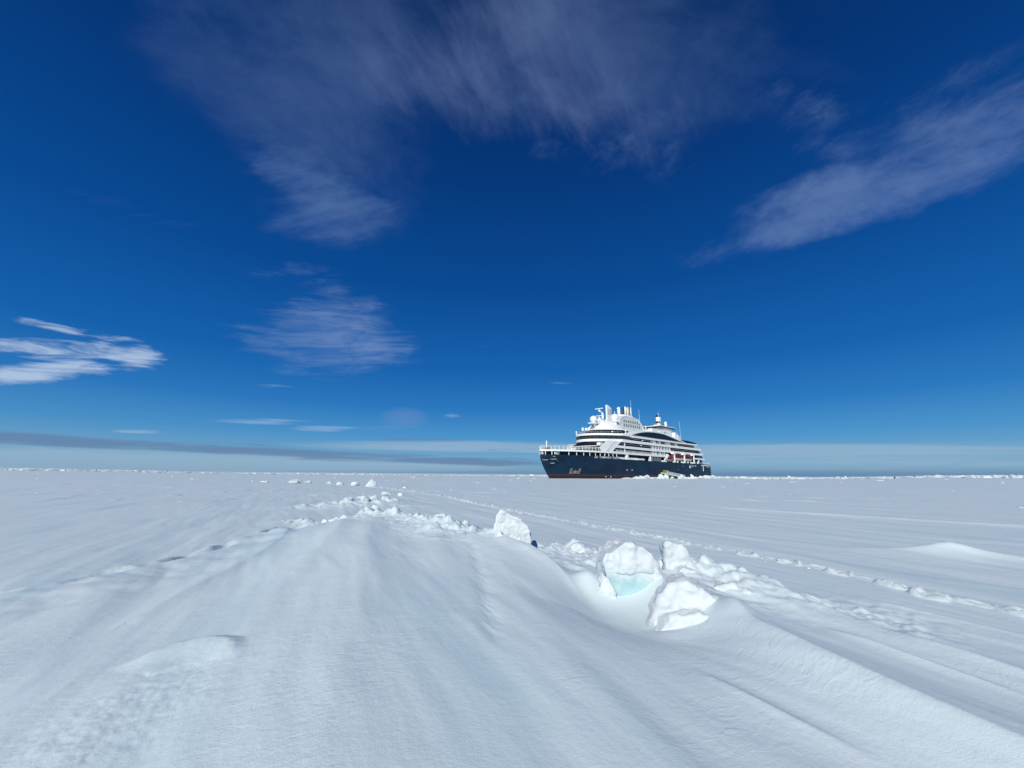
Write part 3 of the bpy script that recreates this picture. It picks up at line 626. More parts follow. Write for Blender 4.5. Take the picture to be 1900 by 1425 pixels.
for x, y, z0, z1 in ((72.6, 1, 33, 45.4), (63.6, 1, 31.5, 40.9), (17.4, 5, 22.3, 37.8)): MB().tube((x, y, z0), (x, y, (z0*2+z1)/3), .14, .10, 6).tube((x, y, (z0*2+z1)/3), (x, y, z1), .08, .05, 6).build('whip_antenna', 'white', ship)
MB().side([(67.5, 25), (67.2, 28.5), (65.5, 29.6), (63.5, 28.8), (61.8, 27), (61.4, 25)], -3.6, 3.6).build('funnel_fairing', 'grey', ship)
MB().tube((60.2, 3, 25), (60.2, 3, 30.8), .3).box(58.8, 60.6, 2, 4, 30.4, 30.8).build('ventilator', 'white', ship)
# top deck houses, aft of the funnel
MB().box(20, 104, -10.8, 10.8, 21.26, 22.3).build('top_deck_house', 'grey', ship)
MB().side([(104, 22.3), (96, 23.5), (84, 25.3), (68, 25.9), (56, 25.3), (44, 23.4), (34, 22.3)], -13.5, 13.5).build('top_deck', 'white', ship)
MB().plan([(58, -6), (58, 6), (33, 6), (33, -6)], 24, 29.6).build('aft_deck_house', 'white', ship)
MB().plan([(59, -4), (59, 4), (50, 5), (50, -5)], 24, 28.6).build('aft_ventilation_house', 'white', ship)
MB().box(26.8, 47.5, -6.2, 6.2, 31.4, 31.9).build('aft_roof', 'black', ship)
MB().box(26.6, 48.5, -6.3, 6.3, 31.9, 32.25).build('aft_roof_edge', 'white', ship)
MB().box(30, 42, -4.5, 5.2, 29.6, 31.4).box(27.5, 29.2, -3, 4, 24, 31.4).build('aft_house_upper', 'white', ship)
b = MB().box(42.0, 42.8, 5.9, 6.1, 25.5, 28.5).box(38.5, 39.8, 5.99, 6.1, 25.5, 28.5).box(45.5, 49, 5.99, 6.1, 27, 28.5); b.build('aft_house_openings', 'dark', ship)
MB().ball((38.5, 0, 32.3), 3.1, 20, 12, .62, 5.2).build('tarpaulin_dome', 'white', ship, True)
MB().tube((31.6, 2, 32.2), (31.6, 2, 36.2), .85, n=14).build('aft_vent_pipe', 'white', ship, True)
MB().ball((26.6, 3, 32.4), .8, 10, 8).build('deck_lamp', 'white', ship)
MB().tube((43.6, 3.4, 27.5), (42.6, 2.4, 33.0), 2.2, 1.7, 12).tube((42.6, 2.4, 33.0), (42.3, 2.2, 38.3), 1.35, 1.25, 14).build('aft_stack', 'white', ship, True)
MB().tube((42.55, 2.37, 34.2), (42.5, 2.3, 35.4), 1.42, 1.40, 14).tube((42.3, 2.2, 38.3), (42.3, 2.2, 39.6), 1.28, 1.1, 14).build('stack_bands', 'navy', ship, True)
MB().tube((44.0, 3.5, 33), (43.9, 3.5, 40.8), .12, n=6).tube((40.9, 3.0, 32), (40.8, 3.0, 38.5), .22, n=6).build('stack_ladder_posts', 'white', ship)
MB().tube((50.4, 5.5, 27), (46.5, 5.5, 31.2), .32, n=6).build('deck_crane', 'orange', ship)
b = MB()
for x, z, h_ in ((62, 25.6, 1.2), (59, 25.4, 1.6), (56, 25.2, 2.2), (54, 25, 2.8), (34.5, 25.6, 2.8), (31, 25.0, 2.2), (28.5, 24.2, 2.0)):
    b.box(x-1.1, x+1.1, 7.5, 9.6, 22.3, z+h_)
b.build('deck_lockers', 'white', ship)
MB().side([(41, 23.5), (41, 28.3), (30, 28.4), (24.5, 26.0), (20, 22.3), (34, 22.3)], 6.8, 7.2).build('aft_screen', 'grey', ship)
b = MB()
for x in np.arange(22.5, 41.5, 1.5):
    zt = 28.4 if x > 30 else (26.0+(x-24.5)/5.5*2.4 if x > 24.5 else 22.6+(x-20)/4.5*3.4); b.box(x-.07, x+.07, 7.2, 7.28, 23.4, zt+.7)
b.build('aft_screen_posts', 'white', ship)
# curved arc-top rail
b = MB(); pv = None
for x in np.arange(36, 100, 1.6):
    z = float(np.interp(x, [p_[0] for p_ in reversed(arc_o)], [p_[1] for p_ in reversed(arc_o)])); q_ = (x, 13.3, z+1.0); b.tube((x, 13.3, z-.2), q_, .05, n=4)
    if pv: b.tube(pv, q_, .06, n=4)
    pv = q_
b.build('top_deck_rail', 'rail', ship)
# dark sloping awning and terraces aft
MB().side([(35.2, 22.0), (35.2, 23.3), (30, 23.4), (21.3, 23.1), (14.4, 22.5), (13.9, 22.1)], -13.6, 13.9).build('aft_awning', 'arc', ship)
MB().side([(10.2, 16.05), (13.8, 16.05), (15.4, 17.8), (11.5, 17.8)], 12.3, 13.9).build('terrace_screen', 'glass', ship)
MB().side([(6.2, 12.95), (15.8, 12.95), (15.2, 14.7), (7.8, 14.7)], 13.3, 13.7).build('terrace_screen', 'teal', ship)
b = MB()
for z0, xa in ((12.95, 4.2), (16.05, 6.8), (19.2, 9.4), (21.75, 13.4)):
    for s in MIR: b.tube((xa, s*13.6, z0), (xa, s*13.6, z0+1.05), .06, n=4)
    b.tube((xa, -13.6, z0+1.05), (xa, 13.6, z0+1.05), .06, n=4); b.tube((xa, 13.6, z0+1.05), (xa+5, 13.6, z0+1.05), .06, n=4)
b.build('terrace_rail', 'rail', ship)
# stern working deck
MB().side([(15.5, 9.2), (14.2, 9.2), (12.2, 11.9), (13.4, 11.9)], 13.3, 13.9).build('slanted_brace', 'white', ship)
b = MB()
for z in (9.75, 10.2, 10.65): b.box(-5.6, 16, 13.0, 13.08, z-.04, z+.04)
for x in np.arange(-5.6, 13, 1.4): b.box(x-.05, x+.05, 13.0, 13.08, 9.1, 10.65)
b.build('stern_rail', 'rail', ship)
b = MB(); b.plan(outline(8.3, -.16, -6.0, 10.8)[0:61][::1]+[(10.8, 11), (-5.5, 11)], 8.15, 8.62); b.build('stern_fender', 'white', ship)
b = MB(); b.plan(outline(9.3, -.10, -6.0, 4.5)[0:61]+[(4.5, 11), (-5.5, 11)], 9.2, 9.62); b.build('stern_coaming', 'white', ship)
MB().tube((8.4, 14.25, 8.1), (8.9, 14.35, 4.7), .16, n=6).build('hanging_ladder', 'white', ship)
MB().ball((-1.2, 9.5, 10.6), .8, 10, 8).tube((-1.2, 9.5, 9.1), (-1.2, 9.5, 10.3), .4).build('winch', 'black', ship)
for x, z, r_ in ((.5, 7.45, .42), (-2.2, 7.25, .25), (-4.6, 1.6, .28)): MB().tube((x, hb(x, z)-.1, z), (x, hb(x, z)+.06, z), r_, n=12).build('hull_lamp', 'white', ship)
for x, z in ((102.6, 4.22), (98.1, 4.2), (38.5, 7.47), (45.7, 5.24), (117.4, .92), (114.1, .92)):
    MB().tube((x, hb(x, z)-.1, z), (x, hb(x, z)+.05, z), .34 if z < 5 else .22, n=10).build('hull_outlet', 'white', ship)
# portholes and mooring openings of the bow
for x, z, r_ in ((149.3, 7.7, .35), (144.6, 7.7, .55), (139.4, 6.6, .34), (130.8, 6.9, .26), (126.0, 6.9, .22), (149.6, 9.8, .25), (144.0, 9.7, .25), (138.6, 9.6, .3), (134.6, 9.5, .25), (131, 9.5, .2)):
    y = hb(x, z); e = .4; sl = (hb(x+e, z)-hb(x-e, z))/(2*e); nn = Vector((-sl, 1, 0)).normalized(); c = Vector((x, y, z))
    MB().tube(c-nn*.2, c+nn*.05, r_, n=14).build('mooring_port', 'black', ship)
b = MB()
for (xa, xb, z) in ((150.2, 148.4, 8.0), (147.6, 145.2, 8.35), (147.2, 145.6, 6.6), (146.8, 146.0, 9.55)):
    for i in range(4):
        x0 = xa+(xb-xa)*i/4; x1 = xa+(xb-xa)*(i+1)/4; b.tube((x0, hb(x0, z)+.05, z), (x1, hb(x1, z)+.05, z), .08, n=5)
b.build('hull_weld_ribs', 'grey', ship)
b = MB()
for x in np.arange(66, 112, 3.3): b.tube((x, 14.0, 7.6), (x, 14.13, 7.6), .17, n=8)
for x in np.arange(48, 72, 3.3): b.tube((x, 14.0, 5.6), (x, 14.13, 5.6), .15, n=8)
b.build('portholes', 'black', ship)
# anchor recess on the port bow, with the anchor sitting in it
def on_hull(x, z, off): 
    y = hb(x, z); e = .3; sl = (hb(x+e, z)-hb(x-e, z))/(2*e); n_ = Vector((-sl, 1, 0)).normalized(); return Vector((x, y, z))+n_*off
def hull_patch(x0, x1, z0, z1, off, th, n=5):
    b = MB(); g = lambda o_: [[on_hull(x0+(x1-x0)*i/n, z0+(z1-z0)*j/3, o_) for i in range(n+1)] for j in range(4)]
    A, B = g(off), g(off+th); b.strip(B); b.strip(A)
    for R_ in ((0, A, B), (3, A, B)): b.strip([R_[1][R_[0]], R_[2][R_[0]]])
    b.strip([[r_[0] for r_ in A], [r_[0] for r_ in B]]); b.strip([[r_[-1] for r_ in A], [r_[-1] for r_ in B]]); return b
AX0, AX1 = 138.0, 133.2
pocket = hull_patch(AX0, AX1, 2.15, 4.35, .02, .04).build('anchor_pocket', 'black', ship)
hull_patch(AX0+.1, AX0-.7, 2.1, 4.45, .06, .35).build('pocket_frame', 'stone', pocket)
hull_patch(AX1+.7, AX1-.1, 2.1, 4.45, .06, .35).build('pocket_frame', 'stone', pocket)
hull_patch(AX0-.7, AX1+.7, 2.1, 2.65, .06, .35).build('pocket_sill', 'stone', pocket)
b = MB(); c0 = on_hull(135.6, 3.6, .3); c1 = on_hull(135.6, 2.6, .35); b.tube(c0, c1, .25)
for xq in (137.0, 134.2): b.tube(c1, on_hull(xq, 3.3, .35), .28, .12)
b.build('anchor', 'midgrey', pocket)
# foredeck rail, mast, gear
b = MB(); pvp = None
posts = [150.5, 149.9, 147.6, 146.2, 144.6, 143.0, 141.3, 139.6, 137.8, 136.0, 134.2, 132.4, 130.7, 128.8, 126.8, 124.8]
for s in MIR:
    for x in posts: y = s*max(hb(x, 12.6)-.25, .05); b.tube((x, y, 12.6), (x, y, 14.35), .10, n=6)
b.build('rail_posts', 'white', ship)
b = MB()
for s in MIR:
    xs = np.linspace(124, 150.9, 60)
    for z in (14.3,):
        for x0, x1 in zip(xs, xs[1:]): b.tube((x0, s*max(hb(x0, 12.6)-.25, .03), z), (x1, s*max(hb(x1, 12.6)-.25, .03), z), .07, n=4)
    for z in (13.0, 13.45, 13.9):
        for x0, x1 in zip(xs, xs[1:]): b.tube((x0, s*max(hb(x0, 12.6)-.25, .03), z), (x1, s*max(hb(x1, 12.6)-.25, .03), z), .035, n=3)
b.build('rail_wires', 'rail', ship)
MB().tube((146.8, 0, 12.6), (146.8, 0, 16.7), .30, .26, 10).build('foremast', 'white', ship)
MB().box(145.6, 147.8, -1.3, 1.3, 12.6, 13.3).tube((146.6, -1.4, 13.4), (146.6, 1.4, 13.4), .5).build('windlass', 'brown', ship)
MB().box(143.8, 145.2, -2.2, -.8, 12.6, 13.9).build('deck_locker', 'white', ship)
# name on the bow and the emblem with lettering near the stern
def lettering(name, txt, x0, x1, z0, hgt, m, parent):
    cu = bpy.data.curves.new(name, 'FONT'); cu.body = txt; cu.size = 1; cu.extrude = 0.0; cu.resolution_u = 3; cu.offset = .012
    to = bpy.data.objects.new('tmp', cu); col.objects.link(to); dg = bpy.context.evaluated_depsgraph_get()
    me = bpy.data.meshes.new_from_object(to.evaluated_get(dg)); bpy.data.objects.remove(to)
    xs = [v.co.x for v in me.vertices]; zs = [v.co.y for v in me.vertices]; a, b_, c, d = min(xs), max(xs), min(zs), max(zs)
    for v in me.vertices:
        X = x0+(v.co.x-a)/(b_-a)*(x1-x0); Z = z0+(v.co.y-c)/(d-c)*hgt; v.co = (X, hb(X, Z)+.08, Z)
    me.materials.clear(); me.materials.append(MT[m]); o = bpy.data.objects.new(name, me); col.objects.link(o); o.parent = parent; return o
lettering('bow_lettering', 'LE', 127.2, 125.4, 9.35, .85, 'white', ship)
lettering('bow_lettering', 'COMMANDANT', 124.2, 115.8, 9.35, .85, 'white', ship)
lettering('bow_lettering', 'CHARCOT', 115.1, 109.9, 9.35, .85, 'white', ship)
lettering('stern_lettering', 'PONANT', 26.3, 19.3, 7.2, 1.15, 'white', ship)
MB().side([(28.6, 8.4), (27.4, 6.35), (29.8, 6.35)], 14.12, 14.17).build('sail_emblem', 'white', ship)
# door for the gangway
MB().box(67.6, 71.6, 14.0, 14.16, 2.3, 5.3).build('shell_door', 'black', ship)

# ---- lifeboats, tender, davits, gangway: things of their own, hung on the ship
def s2w(x, y, z):
    ca, sa = math.cos(SHIP_RZ), math.sin(SHIP_RZ); return (SHIP_O[0]+ca*x-sa*y, SHIP_O[1]+sa*x+ca*y, z)
for x in (52.3, 38.9, 25.2):
    MB().box(x-.38, x+.38, 15.3, 15.9, 9.4, 15.2).box(x-1.4, x+1.4, 14.2, 15.9, 14.0, 15.0).box(x-1.0, x+1.0, 14.15, 15.9, 9.2, 9.9).build('lifeboat_davit', 'white', ship)
MB().tube((62.8, 14.0, 9.6), (58.6, 14.3, 13.6), .38, .3, 8).tube((58.6, 14.3, 13.6), (57.0, 14.3, 12.8), .4, n=8).box(61.0, 65.2, 13.6, 14.5, 9.2, 10.0).tube((60.0, 14.2, 9.4), (58.6, 14.3, 13.2), .25).build('boat_crane', 'white', ship)
for x in (47.8, 42.6, 33.6, 29.4): MB().ball((x, 15.2, 9.6), .5, 10, 8).build('cradle_fender', 'white', ship)
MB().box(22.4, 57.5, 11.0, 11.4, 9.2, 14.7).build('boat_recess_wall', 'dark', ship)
def boat_loft(L, Wd, prof, n=18, m=12):
    rows = []
    for i in range(n+1):
        t = -1+2*i/n; w = Wd*max(1-abs(t)**2.6, .0)**.55; row = []
        zl, zh = prof(t)
        for j in range(m): a = 2*math.pi*j/m; row.append((t*L/2, w*math.cos(a)*.5, (zl+zh)/2+(zh-zl)/2*math.sin(a)))
        rows.append(row)
    return MB().strip(rows, True)
def lifeboat(x, label, grp):
    r_ = empty('lifeboat', s2w(x, 14.0, 10.3), SHIP_RZ); tag(r_, label, 'lifeboat', grp)
    boat_loft(12.0, 3.6, lambda t: (.05+.5*abs(t)**3, 1.7)).build('boat_hull', 'boathull', r_, True)
    boat_loft(11.6, 3.7, lambda t: (1.0, 4.15-1.2*abs(t)**4)).build('canopy', 'boatred', r_, True)
    b = MB()
    for k in range(6): b.box(-4.2+k*1.5, -3.4+k*1.5, 1.7, 1.84, 2.35, 2.85)
    b.build('canopy_windows', 'glass', r_)
    MB().box(-1.0, 1.0, -.8, .8, 4.0, 4.4).build('coxswain_hatch', 'boatred', r_)
lifeboat(45.2, 'red covered lifeboat between the first and second white davits, nearer the bow', 'lifeboats on the port side')
lifeboat(32.0, 'red covered lifeboat between the second and third white davits, nearer the stern', 'lifeboats on the port side')
tn = empty('work_boat', s2w(57.0, 14.4, 9.4), SHIP_RZ); tag(tn, 'grey hulled open work boat with a small red cover stowed ahead of the lifeboats', 'boat')
boat_loft(8.2, 2.6, lambda t: (.1+.6*abs(t)**3, 1.5)).build('boat_hull', 'inflat', tn, True)
MB().box(-3.9, -1.9, -.8, .9, 1.5, 4.0).build('cover', 'boatred', tn)
gw = empty('gangway', s2w(66, 15, 3), SHIP_RZ); tag(gw, 'white gangway sloping from the ship\'s side door down to the ice', 'gangway')
MB().side([(2.6, -.25), (2.6, .25), (-24.6, -2.0), (-24.8, -2.6)], -.5, .9).build('walkway', 'white', gw)
b = MB()
for i in range(17): x = -24.5+i*1.4; z = -2.1+(x+24.6)/27.2*2.3; b.tube((x, .9, z), (x, .9, z+1.1), .10, n=5)
b.tube((-24.5, .9, -1.0), (-1.8, .9, .95), .12, n=5); b.tube((-24.5, .9, -1.5), (-1.8, .9, .45), .07, n=5); b.build('handrail', 'white', gw)
b = MB()
for i in range(9): x = -23+i*2.4; z = -2.1+(x+24.6)/27.2*2.3; b.box(x, x+1.2, .78, .84, z+.25, z+.75)
b.build('side_netting', 'midgrey', gw)
MB().box(-3.6, 2.6, .0, .9, .1, .3).build('platform', 'yellow', gw)
b = MB()
for x in (2.3, .9, -.6, -2.0, -3.4): b.box(x-.25, x+.25, .75, .85, .3, 1.5)
b.box(-3.6, 2.6, .78, .84, 1.35, 1.55); b.build('platform_rail', 'yellow', gw)

# ------------------------------------------------------------------ ice blocks, each a thing
def hull_into(bm, pts):
    vs = [bm.verts.new(p_) for p_ in pts]; r_ = bmesh.ops.convex_hull(bm, input=vs)
    bmesh.ops.delete(bm, geom=[g for g in r_['geom_interior'] if isinstance(g, bmesh.types.BMVert)], context='VERTS')
def fused(name, hulls, m, voxel=.03, disp=.04, dscale=.22, parent=None, smooth=4, loc=(0, 0, 0), rz=0, fine=.012, seed=0):
    """convex lumps melted together: remesh, soften, roughen"""
    bm = bmesh.new()
    for h in hulls: hull_into(bm, h)
    me = bpy.data.meshes.new(name); bm.to_mesh(me); bm.free(); me.materials.append(MT[m])
    tmp = bpy.data.objects.new('tmp', me); col.objects.link(tmp)
    md = tmp.modifiers.new('r', 'REMESH'); md.mode = 'VOXEL'; md.voxel_size = voxel; md.use_smooth_shade = True
    md = tmp.modifiers.new('s', 'SMOOTH'); md.iterations = smooth; md.factor = .5
    dg = bpy.context.evaluated_depsgraph_get(); m2 = bpy.data.meshes.new_from_object(tmp.evaluated_get(dg)); bpy.data.objects.remove(tmp)
    n = len(m2.vertices); nrm = [v.normal.copy() for v in m2.vertices]; off = Vector((seed*3.7, seed*1.3, seed*2.1))
    for v, nn in zip(m2.vertices, nrm):
        q = v.co/dscale+off
        d = mnoise.fractal(q, 1.0, 2.0, 4)*disp + mnoise.noise(v.co/(dscale*.22)+off)*fine
        v.co += nn*d
    m2.materials.clear(); m2.materials.append(MT[m]); m2.polygons.foreach_set('use_smooth', [True]*len(m2.polygons)); m2.update()
    m2.name = name; o = bpy.data.objects.new(name, m2); col.objects.link(o); o.location = loc; o.rotation_euler = (0, 0, rz)
    if parent is not None: o.parent = parent
    return o
def slab(outline_, y0, y1, shrink=.85):
    """outline in x-z with a front at y0 and a slightly smaller back at y1"""
    cx = sum(a for a, b_ in outline_)/len(outline_); cz = min(b_ for a, b_ in outline_)
    return [(x, y0, z) for x, z in outline_]+[(cx+(x-cx)*shrink, y1, cz+(z-cz)*shrink) for x, z in outline_]

# notched block standing at the end of the ridge
A = fused('ice_block', [[(x*1.22, y, z) for x, y, z in h_] for h_ in (
    slab([(-.34, -.1), (-.31, .33), (-.27, .58), (-.19, .69), (-.10, .66), (.14, .52), (.26, .36), (.30, .20), (.10, .22), (-.05, .30), (-.22, .38)], .10, .36),
    slab([(.12, .28), (.27, .32), (.29, .05), (.25, -.3), (.14, -.3)], -.10, .30),
    slab([(-.38, -.2), (-.30, .10), (-.24, .42), (-.18, .38), (-.10, .12), (.06, -.28)], -.26, -.04),
    slab([(-.3, -.2), (-.25, .3), (.2, .25), (.2, -.2)], .22, .36))], 'lump', .016, .030, .2, loc=(.04, 7.75, .31), rz=.0, seed=1, smooth=2)
tag(A, 'notched upright snow covered ice block with a shaded hollow, alone at the ridge end', 'ice block')
# big block with the bare blue face
B = empty('ice_block', (1.62, 5.70, .04)); tag(B, 'rounded ice block with a snow cap above a bare pale blue ice face', 'ice block')
fused('snow_cap', [
    slab([(-.35, .34), (-.37, .48), (-.31, .60), (-.17, .70), (.0, .74), (.18, .71), (.31, .62), (.38, .48), (.36, .36)], -.10, .55),
    slab([(-.35, -.1), (-.35, .4), (.35, .4), (.35, -.1)], .16, .5)], 'lump', .022, .060, .26, parent=B, seed=2, fine=.013, smooth=6)
fused('blue_ice', [
    slab([(-.345, .40), (-.32, .20), (-.22, .02), (-.05, -.07), (.17, -.08), (.26, .06), (.335, .38)], -.085, .20, .95)], 'ice', .016, .012, .3, parent=B, seed=3, smooth=2, fine=.004)
fused('snow_rim', [slab([(-.48, -.1), (-.46, .2), (-.38, .38), (-.30, .28), (-.20, .04), (-.18, -.16)], -.14, .25)], 'lump', .022, .05, .16, parent=B, seed=4)
fused('snow_rim', [slab([(.31, .46), (.42, .40), (.44, .1), (.40, -.15), (.22, -.08)], -.13, .26)], 'lump', .022, .05, .16, parent=B, seed=14)
# large pale lump in front, at the head of the long drift
Cb = fused('ice_block', [
    slab([(-.46, -.4), (-.44, .02), (-.33, .30), (-.17, .47), (-.02, .50), (.12, .43), (.38, .30), (.70, .16), (1.0, .0), (1.2, -.4)], -.10, .55, .9),
    slab([(-.50, -.4), (-.46, -.05), (-.25, .18), (.05, .24), (.45, .12), (.85, -.06), (1.15, -.4)], -.30, .10, .92)], 'lump', .026, .055, .26, loc=(1.95, 4.60, .09), rz=-.25, seed=5, fine=.020, smooth=16)
tag(Cb, 'broad pitted white snow lump in front of the others, where the long drift begins', 'ice block')
Db = fused('ice_block', [
    slab([(-.20, -.3), (-.19, .26), (-.15, .30), (.0, .27), (.10, .28), (.12, .20), (.30, -.1), (.45, -.3)], -.02, .22, .9),
    slab([(-.20, -.25), (-.05, -.0), (.25, -.1), (.5, -.3)], -.25, .05, .9)], 'lump', .022, .035, .18, loc=(2.52, 6.25, .40), seed=6)
tag(Db, 'narrow pointed snow block sticking up behind the blue faced block', 'ice block')
Eb = fused('ice_block', [slab([(-.45, -.2), (-.25, .04), (-.02, .26), (.10, .14), (.35, -.03), (.5, -.2)], -.15, .25, .8)], 'lump', .024, .04, .2, loc=(1.30, 8.1, .16), seed=7)
tag(Eb, 'small peaked snow hump between the notched block and the blue faced block', 'ice block')
Fb = fused('ice_block', [slab([(-.22, -.2), (-.16, .04), (0, .10), (.16, .05), (.24, -.2)], -.12, .2, .8)], 'lump', .022, .04, .15, loc=(.98, 6.15, .10), seed=8)
tag(Fb, 'low round snow lump against the left side of the blue faced block', 'ice block')
Gb = fused('ice_block', [slab([(-.45, -.2), (-.35, .10), (-.05, .16), (.25, .02), (.55, -.15)], -.14, .25, .85), slab([(-.1, -.2), (.1, .12), (.4, -.02), (.7, -.2)], -.3, 0, .9)], 'lump', .024, .05, .18, loc=(2.95, 5.65, .14), seed=9)
tag(Gb, 'low crumbled snow lump right of the pointed block, above the long drift', 'ice block')

ORD = ['first', 'second', 'third', 'fourth', 'fifth', 'sixth', 'seventh', 'eighth', 'ninth', 'tenth', 'eleventh', 'twelfth', 'thirteenth', 'fourteenth', 'fifteenth', 'sixteenth', 'seventeenth', 'eighteenth', 'nineteenth', 'twentieth']
def chunk_mesh(name, w, d, h, seed, disp=.06, m='lump'):
    rr = random.Random(seed); pts = []
    for i in range(16):
        a = rr.uniform(0, 2*math.pi); q = rr.uniform(.55, 1); z = rr.uniform(-.35, 1)
        k = 1-.55*max(z, 0)**1.5
        pts.append((w/2*q*math.cos(a)*k, d/2*q*math.sin(a)*k, h*z))
    bm = bmesh.new(); hull_into(bm, pts)
    bmesh.ops.subdivide_edges(bm, edges=bm.edges[:], cuts=3, use_grid_fill=True); 
    for _ in range(3): bmesh.ops.smooth_vert(bm, verts=bm.verts[:], factor=.5, use_axis_x=True, use_axis_y=True, use_axis_z=True)
    bm.normal_update(); s_ = min(w, h)
    for v in bm.verts: v.co += v.normal*mnoise.fractal(v.co/(s_*.5)+Vector((seed, 0, 0)), 1, 2, 3)*disp*s_*2.2
    me = bpy.data.meshes.new(name); bm.to_mesh(me); bm.free(); me.materials.append(MT[m]); me.polygons.foreach_set('use_smooth', [True]*len(me.polygons)); return me
def chunk(x, y, w, h, label, grp=None, seed=0, d=None, dz=0):
    me = chunk_mesh('snow_chunk', w, d or w*.7, h, seed); o = bpy.data.objects.new('snow_chunk', me); col.objects.link(o)
    o.location = (x, y, gz(x, y)+dz); return tag(o, label, 'snow chunk', grp)
# pile behind the crest
G1 = 'snow chunks heaped in the low pile behind the crest'
L1 = 'crusted snow chunk in the low pile beyond the snow crest'
for i, (x, y, w, h) in enumerate([(-9.0, 20.4, .9, .20), (-8.5, 20.9, 1.0, .30), (-8.0, 21.6, .9, .34), (-7.55, 22.0, .9, .40), (-7.0, 22.3, .9, .36), (-6.6, 22.6, .8, .28)]):
    chunk(x, y, w, h, ORD[i]+' crusted snow chunk, counted outwards, of the low pile beyond the snow crest', G1, 20+i, dz=-.06)
G2 = 'snow chunks breaking the crest at its far left end'
for i, (x, y, w, h) in enumerate([(-5.75, 12.55, .34, .16), (-5.45, 12.45, .40, .13), (-5.05, 12.4, .36, .12), (-4.7, 12.5, .40, .14), (-5.3, 12.9, .5, .14), (-4.95, 12.05, .4, .08)]):
    chunk(x, y, w, h, ('broad low', 'tall narrow', 'rounded', 'pointed', 'hindmost', 'nearest flat')[i]+' snow chunk at the far left end of the crest', G2, 40+i, dz=-.03)
chunk(-4.05, 12.0, .50, .20, 'curved crusted snow hump on the middle of the crest, left of the small cone', seed=50, dz=.02)
chunk(-3.55, 12.5, .50, .18, 'flat topped snow chunk just behind the middle of the crest', seed=51, dz=.04)
chunk(-2.95, 12.2, .40, .22, 'small cone of snow on the middle of the crest', seed=52, dz=.03)
chunk(-2.25, 11.6, .66, .13, 'long low snow chunk lying alone on the right part of the crest', seed=53, dz=.03)
chunk(-1.05, 9.2, .28, .17, 'small lump of snow on the ridge left of the notched block', seed=54, dz=.0)
chunk(-.42, 8.3, .14, .10, 'tiny lump of snow close beside the notched block', seed=55)
# bits farther out on the plain
fx = [(-33.9, 62, 3.0, .55), (-31.6, 62, 1.8, .45), (-24.2, 56, 1.6, .5), (-21.6, 55, 2.0, .55), (-17.6, 50, 1.7, .95), (-9.2, 29.5, 1.2, .35), (-8.2, 29.8, .8, .3), (-38, 70, 3, .5), (-12.0, 45, .9, .2), (-41, 66, 2.2, .4), (-27.5, 60, 1.2, .4)]
fx.sort(key=lambda q: math.atan2(q[0], q[1]))
for i, (x, y, w, h) in enumerate(fx):
    chunk(x, y, w, h, 'low snow hummock on the flat ice beyond the crest, '+ORD[i]+' from the left', 'snow hummocks scattered on the flat ice', 60+i)
# broken snow pushed up along the ship's side
bank = [(100, 1.2, 7), (95, 1.6, 6), (90, 1.9, 6), (86, 1.1, 5), (77.5, 1.5, 4), (74.5, 3.0, 5.0), (69.5, 2.6, 5.5), (64.5, 1.3, 3), (55.5, 1.4, 4), (52.5, 2.7, 5), (48.5, 1.9, 4), (44, 1.4, 5), (38.5, 2.9, 3.2), (35.5, 1.6, 4), (30.5, 1.7, 4), (22, 1.9, 7), (15, 2.2, 8), (8, 1.8, 7), (82, .9, 4), (109, .7, 7)]
bank.sort(reverse=True)
for i, (xs_, h, w) in enumerate(bank):
    X, Y, _ = s2w(xs_, 17.6 if xs_ > 68 or xs_ < 36 else 18.8, 0)
    chunk(X, Y, w, h, ('tall ' if h > 2.4 else 'low ' if h < 1.3 else '')+'broken snow block against the waterline of the ship, '+ORD[i]+' from the bow', 'snow blocks along the side of the ship', 90+i, d=3.0)
# rubble line on the far edge of the floe: too many blocks to count
def many(items, rr, n=7, lo=-.4):
    """items: x, y, w, d, h, rz -> flat-shaded irregular lumps in one mesh"""
    V = []; F = []; Z0 = gzv([i[0] for i in items], [i[1] for i in items])
    for (x, y, w, d, h, rz), z0 in zip(items, Z0):
        k = len(V); a0 = rr.uniform(0, 6.28); ca, sa = math.cos(rz), math.sin(rz); tx, ty = rr.uniform(-.25, .25)*w, rr.uniform(-.2, .2)*d
        for l_, (zz, sc_) in enumerate(((lo*min(h, 1), 1.0), (h*rr.uniform(.35, .6), rr.uniform(.75, 1)), (h, rr.uniform(.2, .6)))):
            for i in range(n):
                a = a0+2*math.pi*i/n; q = rr.uniform(.75, 1.1)*sc_; px_, py_ = w/2*q*math.cos(a)+tx*(l_ > 0), d/2*q*math.sin(a)+ty*(l_ > 0)
                V.append((x+ca*px_-sa*py_, y+sa*px_+ca*py_, z0+zz*(1 if l_ < 2 else rr.uniform(.85, 1.1))))
        for j in range(2):
            for i in range(n): F.append((k+j*n+i, k+j*n+(i+1) % n, k+(j+1)*n+(i+1) % n, k+(j+1)*n+i))
        F.append(tuple(k+2*n+i for i in range(n)))
    return V, F
